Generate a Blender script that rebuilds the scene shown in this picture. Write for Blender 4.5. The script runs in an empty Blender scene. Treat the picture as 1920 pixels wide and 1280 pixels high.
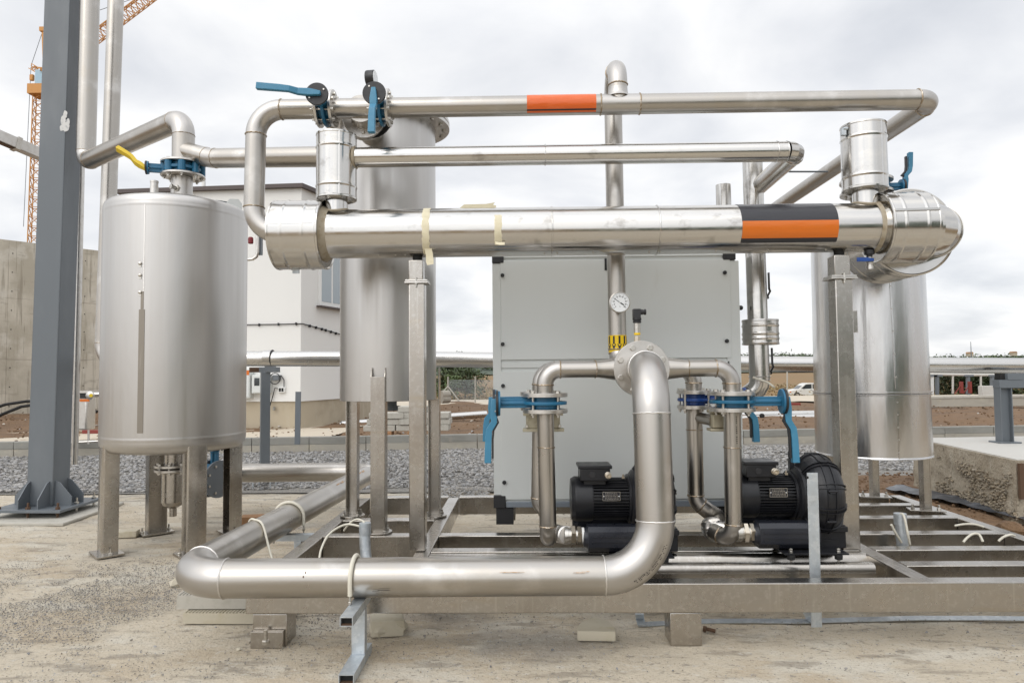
import bpy, bmesh, math, random
from mathutils import Vector as V, Matrix
random.seed(7)
R = math.radians
scene = bpy.context.scene
C = scene.collection

# ------------------------------------------------------------------ camera
F = 1280.0                       # focal length in pixels of the 1920 px wide photo
CAM = V((0, 0, 1.6))
PITCH = math.atan(58 / F); YAW = R(1.0); ROLL = R(0.5)
fwd = V((-math.sin(YAW) * math.cos(PITCH), math.cos(YAW) * math.cos(PITCH), math.sin(PITCH)))
r0 = V((math.cos(YAW), math.sin(YAW), 0)); u0 = r0.cross(fwd)
CR = r0 * math.cos(ROLL) - u0 * math.sin(ROLL)
CU = r0 * math.sin(ROLL) + u0 * math.cos(ROLL)
cd = bpy.data.cameras.new('camera'); cam = bpy.data.objects.new('camera', cd); C.objects.link(cam)
cd.sensor_width = 36; cd.lens = 24; cd.clip_end = 5000; cd.clip_start = .05
M = Matrix((CR, CU, -fwd)).transposed().to_4x4(); M.translation = CAM
cam.matrix_world = M
scene.camera = cam

# ------------------------------------------------------------------ sky, sun, exposure
scene.view_settings.view_transform = 'Standard'; scene.view_settings.look = 'None'
scene.view_settings.exposure = 0.0; scene.view_settings.gamma = 1
SUN_EL, SUN_AZ = R(42), R(212)      # azimuth clockwise from +Y: behind the camera, to the left
w = bpy.data.worlds.new('World'); scene.world = w; w.use_nodes = True
nt = w.node_tree; nt.nodes.clear()
def wn(t, **k):
    n = nt.nodes.new(t)
    for a, b in k.items(): setattr(n, a, b)
    return n
L = nt.links.new
out = wn('ShaderNodeOutputWorld'); bg1 = wn('ShaderNodeBackground'); bg2 = wn('ShaderNodeBackground'); mx = wn('ShaderNodeMixShader')
sky = wn('ShaderNodeTexSky', sky_type='NISHITA', sun_disc=False, sun_elevation=SUN_EL, sun_rotation=SUN_AZ)
L(sky.outputs[0], bg1.inputs[0]); bg1.inputs[1].default_value = 0.12
tc = wn('ShaderNodeTexCoord'); sx = wn('ShaderNodeSeparateXYZ'); L(tc.outputs['Generated'], sx.inputs[0])
zz = wn('ShaderNodeMath', operation='MAXIMUM'); L(sx.outputs['Z'], zz.inputs[0]); zz.inputs[1].default_value = 0
za = wn('ShaderNodeMath', operation='ADD'); L(zz.outputs[0], za.inputs[0]); za.inputs[1].default_value = .22
vd = wn('ShaderNodeVectorMath', operation='DIVIDE'); L(tc.outputs['Generated'], vd.inputs[0]); L(za.outputs[0], vd.inputs[1])
n1 = wn('ShaderNodeTexNoise'); n1.inputs['Scale'].default_value = 1.7; n1.inputs['Detail'].default_value = 7; n1.inputs['Roughness'].default_value = .5
n1.inputs['Distortion'].default_value = .25
L(vd.outputs[0], n1.inputs['Vector'])
cr = wn('ShaderNodeValToRGB'); L(n1.outputs[0], cr.inputs[0])
e = cr.color_ramp.elements; e[0].position = .30; e[0].color = (.72, .745, .795, 1); e[1].position = .58; e[1].color = (1.06, 1.06, 1.06, 1)
el = cr.color_ramp.elements.new(.46); el.color = (.91, .922, .95, 1)
# an overcast sky is about twice as bright overhead as at the horizon
gr = wn('ShaderNodeMapRange'); L(sx.outputs['Z'], gr.inputs['Value'])
gr.inputs['From Min'].default_value = .42; gr.inputs['From Max'].default_value = 1; gr.inputs['To Min'].default_value = 1; gr.inputs['To Max'].default_value = 1.45
# the cloud is brightest round the hidden sun, behind the camera
dt = wn('ShaderNodeVectorMath', operation='DOT_PRODUCT'); L(tc.outputs['Generated'], dt.inputs[0])
dt.inputs[1].default_value = (math.sin(SUN_AZ) * math.cos(SUN_EL), math.cos(SUN_AZ) * math.cos(SUN_EL), math.sin(SUN_EL))
gl = wn('ShaderNodeMapRange', interpolation_type='SMOOTHSTEP'); L(dt.outputs['Value'], gl.inputs['Value'])
gl.inputs['From Min'].default_value = .25; gl.inputs['From Max'].default_value = 1; gl.inputs['To Min'].default_value = 0; gl.inputs['To Max'].default_value = .85
sm = wn('ShaderNodeMath', operation='ADD'); L(gr.outputs[0], sm.inputs[0]); L(gl.outputs[0], sm.inputs[1])
L(cr.outputs[0], bg2.inputs[0]); L(sm.outputs[0], bg2.inputs[1])
mx.inputs[0].default_value = .93
L(bg1.outputs[0], mx.inputs[1]); L(bg2.outputs[0], mx.inputs[2]); L(mx.outputs[0], out.inputs[0])
sl = bpy.data.lights.new('sun', 'SUN'); sl.energy = .7; sl.angle = R(36); sl.color = (1, .95, .88)
so = bpy.data.objects.new('sun', sl); C.objects.link(so)
sd = V((math.sin(SUN_AZ) * math.cos(SUN_EL), math.cos(SUN_AZ) * math.cos(SUN_EL), math.sin(SUN_EL)))
so.rotation_euler = sd.to_track_quat('Z', 'Y').to_euler(); so.location = sd * 30

# ------------------------------------------------------------------ photo pixel -> point of the place
def ray(px, py): return fwd + CR * ((px - 960) / F) + CU * ((640 - py) / F)
def A(px, py, Y):
    d = ray(px, py); return CAM + d * (Y / d.y)
def G(px, py, z=0.0):
    d = ray(px, py); return CAM + d * ((z - CAM.z) / d.z)
def px_m(Y): return Y / F          # metres per pixel at distance Y

# ------------------------------------------------------------------ materials
def mat(name, base, rough=.5, metal=0.0, layers=(), rvar=None, bump=None, heat=False, attr=None, coat=0, spec=None, wscale=None):
    """layers: (colour, (sx,sy,sz), lo, hi, strength, detail); rvar: ((s,s,s), lo, hi); bump: [((s,s,s), strength, dist)]"""
    m = bpy.data.materials.new(name); m.use_nodes = True
    t = m.node_tree; t.nodes.clear(); ln = t.links.new
    def nw(ty, **k):
        n = t.nodes.new(ty)
        for a, b in k.items(): setattr(n, a, b)
        return n
    o = nw('ShaderNodeOutputMaterial'); p = nw('ShaderNodeBsdfPrincipled'); ln(p.outputs[0], o.inputs[0])
    p.inputs['Base Color'].default_value = (*base, 1); p.inputs['Roughness'].default_value = rough; p.inputs['Metallic'].default_value = metal
    if coat: p.inputs['Coat Weight'].default_value = coat; p.inputs['Coat Roughness'].default_value = .15
    if spec is not None: p.inputs['Specular IOR Level'].default_value = spec
    geo = nw('ShaderNodeNewGeometry')
    def noise(s, detail=5, rough_=.6, off=0):
        mp = nw('ShaderNodeMapping'); ln(geo.outputs['Position'], mp.inputs[0]); mp.inputs['Scale'].default_value = s
        mp.inputs['Location'].default_value = (off * 3.1, off * 1.7, off * 2.3)
        n = nw('ShaderNodeTexNoise'); n.inputs['Scale'].default_value = 1; n.inputs['Detail'].default_value = detail; n.inputs['Roughness'].default_value = rough_
        ln(mp.outputs[0], n.inputs['Vector']); return n.outputs[0]
    def mixc(fac, a, b):
        x = nw('ShaderNodeMix', data_type='RGBA'); ln(fac, x.inputs[0])
        if isinstance(a, tuple): x.inputs[6].default_value = (*a, 1)
        else: ln(a, x.inputs[6])
        if isinstance(b, tuple): x.inputs[7].default_value = (*b, 1)
        else: ln(b, x.inputs[7])
        return x.outputs[2]
    cur = tuple(base)
    if attr:
        at = nw('ShaderNodeAttribute', attribute_name=attr); x = nw('ShaderNodeMix', data_type='RGBA', blend_type='MULTIPLY')
        x.inputs[0].default_value = 1; x.inputs[6].default_value = (*base, 1); ln(at.outputs['Color'], x.inputs[7]); cur = x.outputs[2]
    for i, l in enumerate(layers):
        col, s, lo, hi, st = l[:5]; det = l[5] if len(l) > 5 else 5
        f = noise(s, det, .6, i + 1); mr = nw('ShaderNodeMapRange', interpolation_type='SMOOTHSTEP'); ln(f, mr.inputs['Value'])
        mr.inputs['From Min'].default_value = lo; mr.inputs['From Max'].default_value = hi; mr.inputs['To Max'].default_value = st
        cur = mixc(mr.outputs[0], cur, tuple(col))
    if heat:
        at = nw('ShaderNodeAttribute', attribute_name='heat')
        f = noise((14, 14, 14), 4, .6, 9)
        mm = nw('ShaderNodeMath', operation='MULTIPLY'); ln(at.outputs['Fac'], mm.inputs[0]); ln(f, mm.inputs[1])
        m2 = nw('ShaderNodeMath', operation='MULTIPLY', use_clamp=True); ln(mm.outputs[0], m2.inputs[0]); m2.inputs[1].default_value = 4.5
        cur = mixc(m2.outputs[0], cur, (.30, .20, .095))
    if not isinstance(cur, tuple): ln(cur, p.inputs['Base Color'])
    if rvar:
        f = noise(rvar[0], 4, .6, 5); mr = nw('ShaderNodeMapRange'); ln(f, mr.inputs['Value']); mr.inputs['From Min'].default_value = .3; mr.inputs['From Max'].default_value = .7
        mr.inputs['To Min'].default_value = rvar[1]; mr.inputs['To Max'].default_value = rvar[2]; ln(mr.outputs[0], p.inputs['Roughness'])
    prev = None
    for i, (s, st, dist) in enumerate(bump or ()):
        b = nw('ShaderNodeBump'); b.inputs['Strength'].default_value = st; b.inputs['Distance'].default_value = dist
        ln(noise(s, 4, .6, 11 + i), b.inputs['Height'])
        if prev is not None: ln(prev, b.inputs['Normal'])
        prev = b.outputs[0]
    if prev is not None: ln(prev, p.inputs['Normal'])
    return m

ST = (.43, .405, .37)
MT = {}
def m_(k, *a, **kw): MT[k] = mat(k, *a, **kw)
m_('stainless_pipe', ST, .3, 1, layers=[((.43, .39, .33), (5, 5, 5), .5, .75, .55), ((.68, .66, .63), (3, 3, 3), .5, .75, .6), ((.33, .29, .24), (18, 18, 18), .66, .84, .3)],
   rvar=((3, 3, 3), .26, .36), heat=True)
m_('stainless_elbow', (.485, .465, .44), .36, 1, layers=[((.45, .41, .35), (7, 7, 7), .5, .8, .5)], rvar=((5, 5, 5), .29, .42), heat=True)
m_('weld_bead', (.34, .27, .19), .45, 1, layers=[((.6, .56, .5), (40, 40, 40), .5, .6, .8)], bump=[((150, 150, 150), .5, .004)])
m_('weld_bright', (.72, .70, .67), .4, 1, bump=[((130, 130, 130), .6, .004)])
m_('brushed_tank', (.50, .485, .465), .38, 1, layers=[((.53, .505, .475), (30, 30, .5), .5, .75, .45), ((.57, .555, .535), (9, 9, .3), .5, .78, .5), ((.46, .42, .385), (2.2, 2.2, .6), .55, .85, .5)],
   rvar=((30, 30, .8), .30, .42), bump=[((90, 90, 1.5), .02, .002), ((1.6, 1.6, .5), .25, .03)])
m_('tank_seam', (.27, .245, .21), .5, 1, layers=[((.36, .33, .29), (40, 40, 3), .5, .75, .6)])
m_('mill_plate', (.42, .395, .36), .34, 1, layers=[((.46, .42, .37), (2.5, 2.5, 2.5), .45, .7, .6), ((.44, .36, .24), (1.3, 1.3, 9), .58, .8, .45), ((.56, .54, .51), (40, 3, 40), .5, .7, .5), ((.54, .52, .48), (30, 30, .9), .55, .72, .6)],
   rvar=((4, 4, 4), .20, .34))
m_('aluminium_cladding', (.58, .565, .54), .17, 1, layers=[((.58, .555, .52), (4, 4, 4), .5, .75, .6), ((.27, .25, .225), (5, 7, 7), .58, .74, .55), ((.70, .67, .61), (1, 18, 18), .5, .7, .4)],
   rvar=((6, 6, 6), .13, .25), bump=[((4, 4, 4), .05, .006), ((60, 60, 60), .012, .002)])
m_('aluminium_tank', (.58, .575, .57), .19, 1, layers=[((.62, .60, .58), (8, 8, .4), .5, .75, .5), ((.5, .47, .43), (3, 3, 3), .65, .85, .4)],
   rvar=((5, 5, 1), .15, .3), bump=[((3.2, 3.2, .45), .35, .03), ((9, 9, 5), .06, .008)])
m_('pipe_cladding_far', (.60, .59, .57), .24, 1, layers=[((.6, .57, .53), (3, 6, 6), .5, .75, .5)], rvar=((5, 5, 5), .18, .32), bump=[((4, 4, 4), .08, .01)])
m_('machined_flange', (.60, .58, .55), .33, 1, layers=[((.5, .47, .43), (16, 16, 16), .45, .7, .6)], rvar=((20, 20, 20), .28, .45))
m_('bolt_steel', (.55, .53, .49), .34, 1, layers=[((.36, .31, .25), (50, 50, 50), .5, .7, .6)])
m_('galvanised', (.50, .54, .57), .46, .75, layers=[((.62, .65, .67), (28, 28, 28), .48, .6, .6, 2), ((.36, .39, .41), (14, 14, 14), .55, .75, .5)], rvar=((40, 40, 40), .35, .6))
m_('grey_paint', (.125, .142, .158), .42, 0, layers=[((.175, .19, .205), (2, 2, .7), .45, .75, .6), ((.22, .22, .21), (35, 35, 12), .68, .8, .3)], rvar=((6, 6, 2), .36, .52), bump=[((30, 30, 30), .04, .002)])
m_('pale_scuff', (.60, .60, .585), .7, 0, layers=[((.3, .32, .34), (22, 22, 22), .5, .72, .75)])
m_('cabinet_grey', (.60, .62, .605), .38, 0, layers=[((.62, .64, .625), (1, 1, 1), .45, .7, .5), ((.46, .44, .40), (5, 5, 1.6), .60, .85, .45)], rvar=((3, 3, 3), .36, .5), bump=[((120, 120, 120), .03, .001)])
m_('rust_tint', (.42, .24, .11), .5, .5, layers=[((.5, .44, .37), (60, 60, 60), .45, .6, .8)])
m_('ink', (.06, .055, .05), .5, .3)
m_('cabinet_rail', (.22, .25, .285), .45, .3)
m_('black_plastic', (.016, .016, .018), .42, 0, layers=[((.05, .048, .045), (25, 25, 25), .62, .8, .4)], rvar=((20, 20, 20), .34, .55))
m_('black_cast', (.012, .0125, .015), .33, 0, layers=[((.035, .036, .04), (9, 9, 9), .5, .8, .5), ((.16, .14, .11), (45, 45, 20), .70, .82, .4)], rvar=((14, 14, 14), .27, .46), bump=[((90, 90, 90), .10, .002)], spec=.4)
m_('black_silencer', (.017, .019, .026), .26, 0, layers=[((.05, .05, .055), (12, 12, 12), .6, .8, .4)], rvar=((8, 8, 8), .22, .38), spec=.5)
m_('blue_paint', (.014, .12, .225), .38, 0, layers=[((.03, .17, .28), (12, 12, 12), .48, .72, .5), ((.30, .36, .38), (50, 50, 50), .7, .8, .4)], rvar=((20, 20, 20), .3, .5), bump=[((120, 120, 120), .12, .002)])
m_('blue_lever', (.042, .195, .32), .42, 0, layers=[((.07, .25, .37), (12, 12, 12), .48, .72, .5), ((.36, .42, .44), (60, 60, 60), .7, .8, .5)], rvar=((20, 20, 20), .34, .55))
m_('deep_blue', (.01, .055, .24), .35, 0, layers=[((.02, .08, .3), (15, 15, 15), .5, .7, .5)])
m_('yellow_paint', (.62, .44, .01), .4, 0, layers=[((.4, .27, .02), (25, 25, 25), .58, .78, .5)])
m_('sign_yellow', (.75, .50, .0), .35)
m_('sign_black', (.012, .012, .012), .4)
m_('orange_film', (.62, .145, .010), .3, 0, layers=[((.56, .15, .02), (6, 20, 20), .5, .7, .5)], bump=[((6, 22, 22), .45, .008)])
m_('red_orange_film', (.66, .115, .014), .28, 0, layers=[((.70, .15, .04), (8, 25, 25), .5, .66, .7)], bump=[((7, 25, 25), .5, .008)])
m_('black_film', (.022, .022, .027), .28, 0, bump=[((6, 22, 22), .5, .008)])
m_('masking_tape', (.68, .62, .45), .65, 0, layers=[((.56, .50, .34), (20, 20, 40), .5, .7, .5)], bump=[((50, 20, 50), .3, .004)])
m_('sealant', (.36, .31, .23), .7, 0, layers=[((.24, .18, .1), (22, 22, 22), .45, .7, .7)], bump=[((40, 40, 40), .5, .006)])
m_('brass', (.58, .52, .43), .28, 1, layers=[((.5, .45, .38), (30, 30, 30), .5, .7, .6)])
m_('white_plastic', (.74, .74, .72), .4)
m_('dial_white', (.78, .80, .81), .25)
m_('cream_cable', (.60, .57, .48), .45, 0, layers=[((.42, .38, .3), (20, 20, 20), .55, .75, .5)])
m_('beige_cast', (.47, .43, .32), .5, .3, layers=[((.33, .29, .2), (22, 22, 22), .5, .7, .6)])
m_('red_paint', (.20, .028, .02), .5, 0, layers=[((.2, .04, .03), (8, 8, 8), .5, .7, .5)])
m_('dark_red', (.16, .008, .012), .4)
m_('crane_orange', (.52, .24, .05), .5, 0)
m_('crane_cab', (.30, .45, .55), .3, 0)
m_('glass_dark', (.03, .04, .045), .06, 0, spec=.8)
m_('window_glass', (.30, .35, .38), .05, 0, spec=1)
m_('car_paint', (.62, .61, .57), .25, 0, coat=.6)
m_('rubber', (.012, .012, .012), .8)
m_('rust', (.10, .058, .034), .85, 0, layers=[((.1, .04, .02), (30, 30, 30), .5, .7, .6)])
CONC_B = [((55, 55, 55), .5, .006), ((9, 9, 9), .3, .02)]
m_('concrete_ground', (.49, .43, .335), .88, 0, layers=[
    ((.41, .33, .23), (.9, 1.7, 1), .47, .64, .65), ((.54, .50, .42), (1.6, 3.0, 1), .5, .64, .85), ((.27, .25, .22), (.5, 1.0, 1), .55, .66, .65),
    ((.22, .19, .15), (2.4, 8, 7), .53, .66, .65), ((.52, .49, .43), (20, 30, 26), .56, .70, .7), ((.22, .195, .16), (16, 24, 20), .58, .68, .75, 6), ((.13, .115, .095), (48, 60, 42), .60, .72, .7, 3), ((.30, .235, .16), (70, 80, 70), .58, .70, .6, 2)],
   bump=[((90, 90, 90), .9, .008), ((22, 22, 22), .8, .016), ((5, 5, 5), .3, .02)])
m_('grit_patch', (.20, .19, .175), .9, 0, layers=[((.34, .31, .26), (40, 40, 40), .5, .62, .8, 3), ((.09, .085, .08), (60, 60, 60), .55, .7, .8, 3)], bump=[((80, 80, 80), 1, .012)])
m_('pale_path', (.52, .455, .36), .85, 0, layers=[((.40, .33, .24), (1.2, 1.2, 1), .5, .75, .6), ((.3, .26, .2), (20, 20, 20), .62, .76, .5)], bump=[((40, 40, 40), .4, .006)])
m_('cast_concrete', (.54, .50, .42), .85, 0, layers=[((.38, .345, .275), (.45, .45, .3), .44, .62, .8), ((.25, .22, .17), (5, 5, .35), .52, .68, .65), ((.58, .55, .48), (1.1, 1.1, .9), .52, .66, .7), ((.17, .15, .115), (14, 14, .8), .58, .70, .6), ((.3, .27, .22), (1.5, 1.5, 5), .58, .7, .5)],
   bump=[((18, 18, 18), .3, .01)])
m_('kerb_concrete', (.36, .335, .285), .86, 0, layers=[((.26, .24, .20), (1.2, 1.2, 4), .45, .7, .7), ((.44, .40, .31), (6, 6, 6), .52, .72, .6)], bump=[((40, 40, 40), .3, .006)])
m_('kerb_dark', (.255, .25, .225), .86, 0, layers=[((.18, .175, .155), (1.2, 1.2, 4), .45, .7, .7), ((.34, .31, .25), (7, 7, 7), .55, .75, .5)], bump=[((40, 40, 40), .3, .006)])
m_('rough_concrete', (.37, .32, .245), .9, 0, layers=[((.27, .225, .16), (3, 3, 3), .45, .68, .7), ((.46, .42, .34), (5, 5, 2), .5, .7, .6), ((.12, .10, .075), (22, 22, 22), .58, .68, .75, 3)],
   bump=[((34, 34, 34), .9, .02), ((8, 8, 8), .5, .03)])
m_('aggregate_stone', (.66, .57, .44), .9, 0, attr='tint', bump=[((60, 60, 60), .3, .004)])
m_('cement_top', (.50, .485, .45), .85, 0, layers=[((.48, .45, .40), (4, 4, 4), .5, .7, .6)], bump=[((60, 60, 60), .3, .004)])
m_('slab_cream', (.46, .42, .33), .85, 0, layers=[((.40, .35, .24), (9, 9, 9), .48, .7, .6), ((.22, .18, .12), (40, 40, 40), .64, .76, .5)], bump=[((60, 60, 60), .4, .004)])
m_('slab_grey', (.44, .42, .37), .85, 0, layers=[((.34, .32, .27), (9, 9, 9), .48, .7, .6)], bump=[((60, 60, 60), .4, .004)])
m_('brick_orange', (.36, .20, .10), .85, 0, layers=[((.25, .13, .07), (20, 20, 20), .5, .7, .6)], bump=[((60, 60, 60), .4, .004)])
m_('dirt', (.185, .112, .06), .95, 0, layers=[((.125, .08, .05), (.5, .9, 1), .45, .68, .7), ((.235, .16, .098), (1.2, 2, 2), .52, .72, .5), ((.36, .28, .19), (18, 18, 18), .68, .78, .4, 3), ((.08, .047, .027), (9, 9, 9), .56, .7, .6)],
   bump=[((14, 14, 14), .9, .06), ((40, 40, 40), .6, .02)])
m_('stone', (.62, .61, .60), .85, 0, attr='tint', layers=[((.30, .30, .30), (40, 40, 40), .55, .75, .35)], bump=[((60, 60, 60), .3, .004)])
m_('field_grass', (.20, .13, .06), .95, 0, layers=[((.26, .135, .05), (.05, .12, 1), .45, .65, .8), ((.16, .15, .05), (.12, .3, 1), .5, .7, .7), ((.28, .19, .09), (1.2, .4, 1), .52, .7, .5)], bump=[((3, 3, 3), .6, .1)])
m_('far_hill', (.075, .095, .07), .95, 0, layers=[((.14, .14, .09), (.02, .02, .02), .5, .7, .6)])
m_('leaf', (.62, .66, .50), .75, 0, attr='tint')
m_('bark', (.14, .10, .07), .9)
m_('white_render', (.74, .735, .71), .8, 0, layers=[((.73, .72, .69), (.7, .7, .5), .45, .72, .6), ((.50, .44, .33), (1.5, 1.5, .4), .68, .85, .4)], bump=[((50, 50, 50), .1, .003)])
m_('plinth', (.43, .37, .275), .85, 0, layers=[((.33, .28, .2), (1.5, 1.5, 1.5), .45, .7, .7), ((.5, .46, .38), (4, 4, 1), .55, .75, .5)])
m_('roof_trim', (.075, .055, .05), .45)
m_('black_sheet', (.05, .055, .065), .35, 0, layers=[((.17, .18, .2), (4, 9, 4), .5, .66, .7)], bump=[((9, 14, 9), .7, .03)])

# ------------------------------------------------------------------ mesh builder
def frame(a):
    a = V(a).normalized(); h = V((0, 0, 1)) if abs(a.z) < .9 else V((1, 0, 0))
    u = h.cross(a).normalized(); return u, a.cross(u), a
class MB:
    def __init__(s): s.bm = bmesh.new()
    def face(s, vs):
        try: return s.bm.faces.new(vs)
        except ValueError: return None
    def ring(s, c, u, v, r, n, ph=0): return [s.bm.verts.new(c + u * (r * math.cos(ph + 2 * math.pi * i / n)) + v * (r * math.sin(ph + 2 * math.pi * i / n))) for i in range(n)]
    def bridge(s, a, b):
        n = len(a)
        for i in range(n): s.face((a[i], a[(i + 1) % n], b[(i + 1) % n], b[i]))
    def tube(s, pts, r, n=28, cap=True, closed=False):
        pts = [V(p) for p in pts]; k = len(pts); rs = r if isinstance(r, (list, tuple)) else [r] * k
        def tan(i):
            if closed: return (pts[(i + 1) % k] - pts[i - 1]).normalized()
            return (pts[min(i + 1, k - 1)] - pts[max(i - 1, 0)]).normalized()
        u, v, a = frame(tan(0)); rings = []
        for i in range(k):
            t = tan(i); u = (u - t * u.dot(t)).normalized(); v = t.cross(u)
            rings.append(s.ring(pts[i], u, v, rs[i], n))
        for i in range(k - 1): s.bridge(rings[i], rings[i + 1])
        if closed: s.bridge(rings[-1], rings[0])
        elif cap: s.face(list(reversed(rings[0]))); s.face(rings[-1])
        return s
    def lathe(s, o, axis, prof, n=40, cap=True, ph=0):
        """prof: (radius, height along axis)"""
        u, v, a = frame(axis); o = V(o); rings = []; q = []
        for i, (r, h) in enumerate(prof):
            if i:
                r1, h1 = prof[i - 1]; ln_ = math.hypot(r - r1, h - h1)
                if ln_ > .02: k = .003 / ln_; q += [(r1 + (r - r1) * k, h1 + (h - h1) * k), (r - (r - r1) * k, h - (h - h1) * k)]
            q.append((r, h))
        prof = q
        for r, h in prof: rings.append(s.ring(o + a * h, u, v, max(r, 1e-4), n, ph))
        for i in range(len(rings) - 1): s.bridge(rings[i], rings[i + 1])
        if cap: s.face(list(reversed(rings[0]))); s.face(rings[-1])
        return s
    def disc(s, o, axis, r, t, n=40, hole=0):
        """a plate of thickness t from o along axis"""
        if hole: 
            b = .0025
            u, v, a = frame(axis); o = V(o); rr = [(hole, 0), (r - b, 0), (r, b), (r, t - b), (r - b, t), (hole, t)]
            rings = [s.ring(o + a * h, u, v, q, n) for q, h in rr]
            for i in range(len(rings)): s.bridge(rings[i], rings[(i + 1) % len(rings)])
            return s
        b = min(.002, t * .3); return s.lathe(o, axis, [(r - b, 0), (r, b), (r, t - b), (r - b, t)], n)
    def box(s, c, size, X=None, Y=None):
        """box centred on c; X, Y: its own axes"""
        X = V(X).normalized() if X is not None else V((1, 0, 0))
        Y = V(Y) if Y is not None else (V((0, 1, 0)) if abs(X.y) < .9 and X.z == 0 and X.y == 0 else V((0, 0, 1)).cross(X))
        Y = (Y - X * Y.dot(X)).normalized(); Z = X.cross(Y); c = V(c); a, b, d = [q / 2 for q in size]
        vs = [s.bm.verts.new(c + X * (a * i) + Y * (b * j) + Z * (d * k)) for k in (-1, 1) for j in (-1, 1) for i in (-1, 1)]
        for f in ((0, 2, 3, 1), (4, 5, 7, 6), (0, 1, 5, 4), (2, 6, 7, 3), (0, 4, 6, 2), (1, 3, 7, 5)): s.face([vs[i] for i in f])
        return s
    def beam(s, p, q, wdt, hgt, up=(0, 0, 1)):
        """rectangular bar from p to q, hgt along up"""
        p, q = V(p), V(q); a = (q - p); U = V(up); U = (U - a * (U.dot(a) / a.length_squared)).normalized()
        return s.box((p + q) / 2, (a.length, wdt, hgt), a, U.cross(a.normalized()))
    def prism(s, poly, o, u, v, n, t):
        """flat outline poly (in u,v) from o, thickness t along n"""
        o, u, v, n = V(o), V(u), V(v), V(n)
        a = [s.bm.verts.new(o + u * x + v * y) for x, y in poly]; b = [s.bm.verts.new(o + u * x + v * y + n * t) for x, y in poly]
        s.bridge(a, b); s.face(list(reversed(a))); s.face(b); return s
    def bar(s, pts, wd, th, wdir):
        """flat bar swept along pts; wd across (along wdir), th through"""
        pts = [V(p) for p in pts]; W = V(wdir).normalized(); rings = []; k = len(pts)
        ws = wd if isinstance(wd, (list, tuple)) else [wd] * k; ts = th if isinstance(th, (list, tuple)) else [th] * k
        for i in range(k):
            t = (pts[min(i + 1, k - 1)] - pts[max(i - 1, 0)]).normalized(); N = W.cross(t).normalized()
            rings.append([s.bm.verts.new(pts[i] + W * (ws[i] / 2 * a) + N * (ts[i] / 2 * b)) for a, b in ((-1, -1), (1, -1), (1, 1), (-1, 1))])
        for i in range(k - 1): s.bridge(rings[i], rings[i + 1])
        s.face(list(reversed(rings[0]))); s.face(rings[-1]); return s
    def hexhead(s, o, axis, r, h):
        return s.lathe(o, axis, [(r, 0), (r, h * .85), (r * .86, h)], 6, True, random.random())
    def stone(s, c, r, seed=0, flat=.7):
        rnd = random.Random(seed); bm2 = bmesh.ops.create_icosphere(s.bm, subdivisions=1, radius=r)
        rot = Matrix.Rotation(rnd.random() * 6.28, 3, (rnd.random(), rnd.random(), rnd.random() + .1))
        for v in bm2['verts']:
            v.co = rot @ (v.co * rnd.uniform(.72, 1.2)); v.co.z *= flat; v.co += V(c)
        return s
    def build(s, name, m, parent=None, bevel=0, smooth=38, heat=None, mats=None):
        bm = s.bm
        bmesh.ops.recalc_face_normals(bm, faces=bm.faces)
        if bevel and smooth == 38: smooth = 20
        if bevel:
            es = [e for e in bm.edges if len(e.link_faces) == 2 and e.calc_face_angle(0) > R(40)]
            bmesh.ops.bevel(bm, geom=es, offset=bevel, segments=2, profile=.5, affect='EDGES', clamp_overlap=True)
        for f in bm.faces: f.smooth = True
        for e in bm.edges: e.smooth = len(e.link_faces) == 2 and e.calc_face_angle(0) < R(smooth)
        if heat:
            la = bm.verts.layers.float.new('heat')
            for v in bm.verts:
                h = 0
                for p, a, sg, rad in heat:
                    d = v.co - p
                    if d.length < rad: h = max(h, math.exp(-(d.dot(a) / sg) ** 2))
                v[la] = h
        xs = [v.co.x for v in bm.verts]; ys = [v.co.y for v in bm.verts]; zs = [v.co.z for v in bm.verts]
        base = V(((min(xs) + max(xs)) / 2, (min(ys) + max(ys)) / 2, min(zs)))
        pl = V((0, 0, 0)); p = parent
        while p is not None: pl += p.location; p = p.parent
        for v in bm.verts: v.co -= base
        me = bpy.data.meshes.new(name); bm.to_mesh(me); bm.free()
        for k in (mats or [m]): me.materials.append(MT[k])
        o = bpy.data.objects.new(name, me); C.objects.link(o); o.location = base - pl
        if parent is not None: o.parent = parent
        return o
def thing(name, label, cat, loc, group=None):
    o = bpy.data.objects.new(name, None); C.objects.link(o); o.location = V(loc); o.empty_display_size = .1
    return tag(o, label, cat, group)
def tag(o, label, cat, group=None):
    if not 4 <= len(label.split()) <= 16: print('LABEL', len(label.split()), label)
    o['label'] = label; o['category'] = cat
    if group: o['group'] = group
    return o
def struct(o, kind='structure'): o['kind'] = kind; return o
def part_copy(src, parent, at_world):
    """a copy of a part (shared mesh) at another place"""
    c = src.copy(); C.objects.link(c); c.parent = parent; pl = V((0, 0, 0)); p = parent
    while p is not None: pl += p.location; p = p.parent
    c.location = at_world - pl; return c
def arc(p, t_in, t_out, n=12):
    """points of the quarter bend between the tangent points around corner p"""
    d1 = (p - t_in).normalized(); d2 = (t_out - p).normalized(); ang = d1.angle(d2); Lt = (p - t_in).length; rad = Lt / math.tan(ang / 2)
    nrm = d1.cross(d2).normalized(); cen = t_in + nrm.cross(d1) * rad; res = []
    for i in range(n + 1): res.append(cen + Matrix.Rotation(ang * i / n, 3, nrm) @ (t_in - cen))
    return res, rad
def weld(p, a, r, parent, m='weld_bead', th=.0042, name='weld_seam'):
    u, v, a = frame(a); n = 44; b = MB()
    b.tube([p + (u * math.cos(6.28319 * i / n) + v * math.sin(6.28319 * i / n)) * (r + random.uniform(-.0006, .0012)) + a * random.uniform(-.0014, .0014) for i in range(n)], th, 6, closed=True)
    return b.build(name, m, parent)
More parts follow.
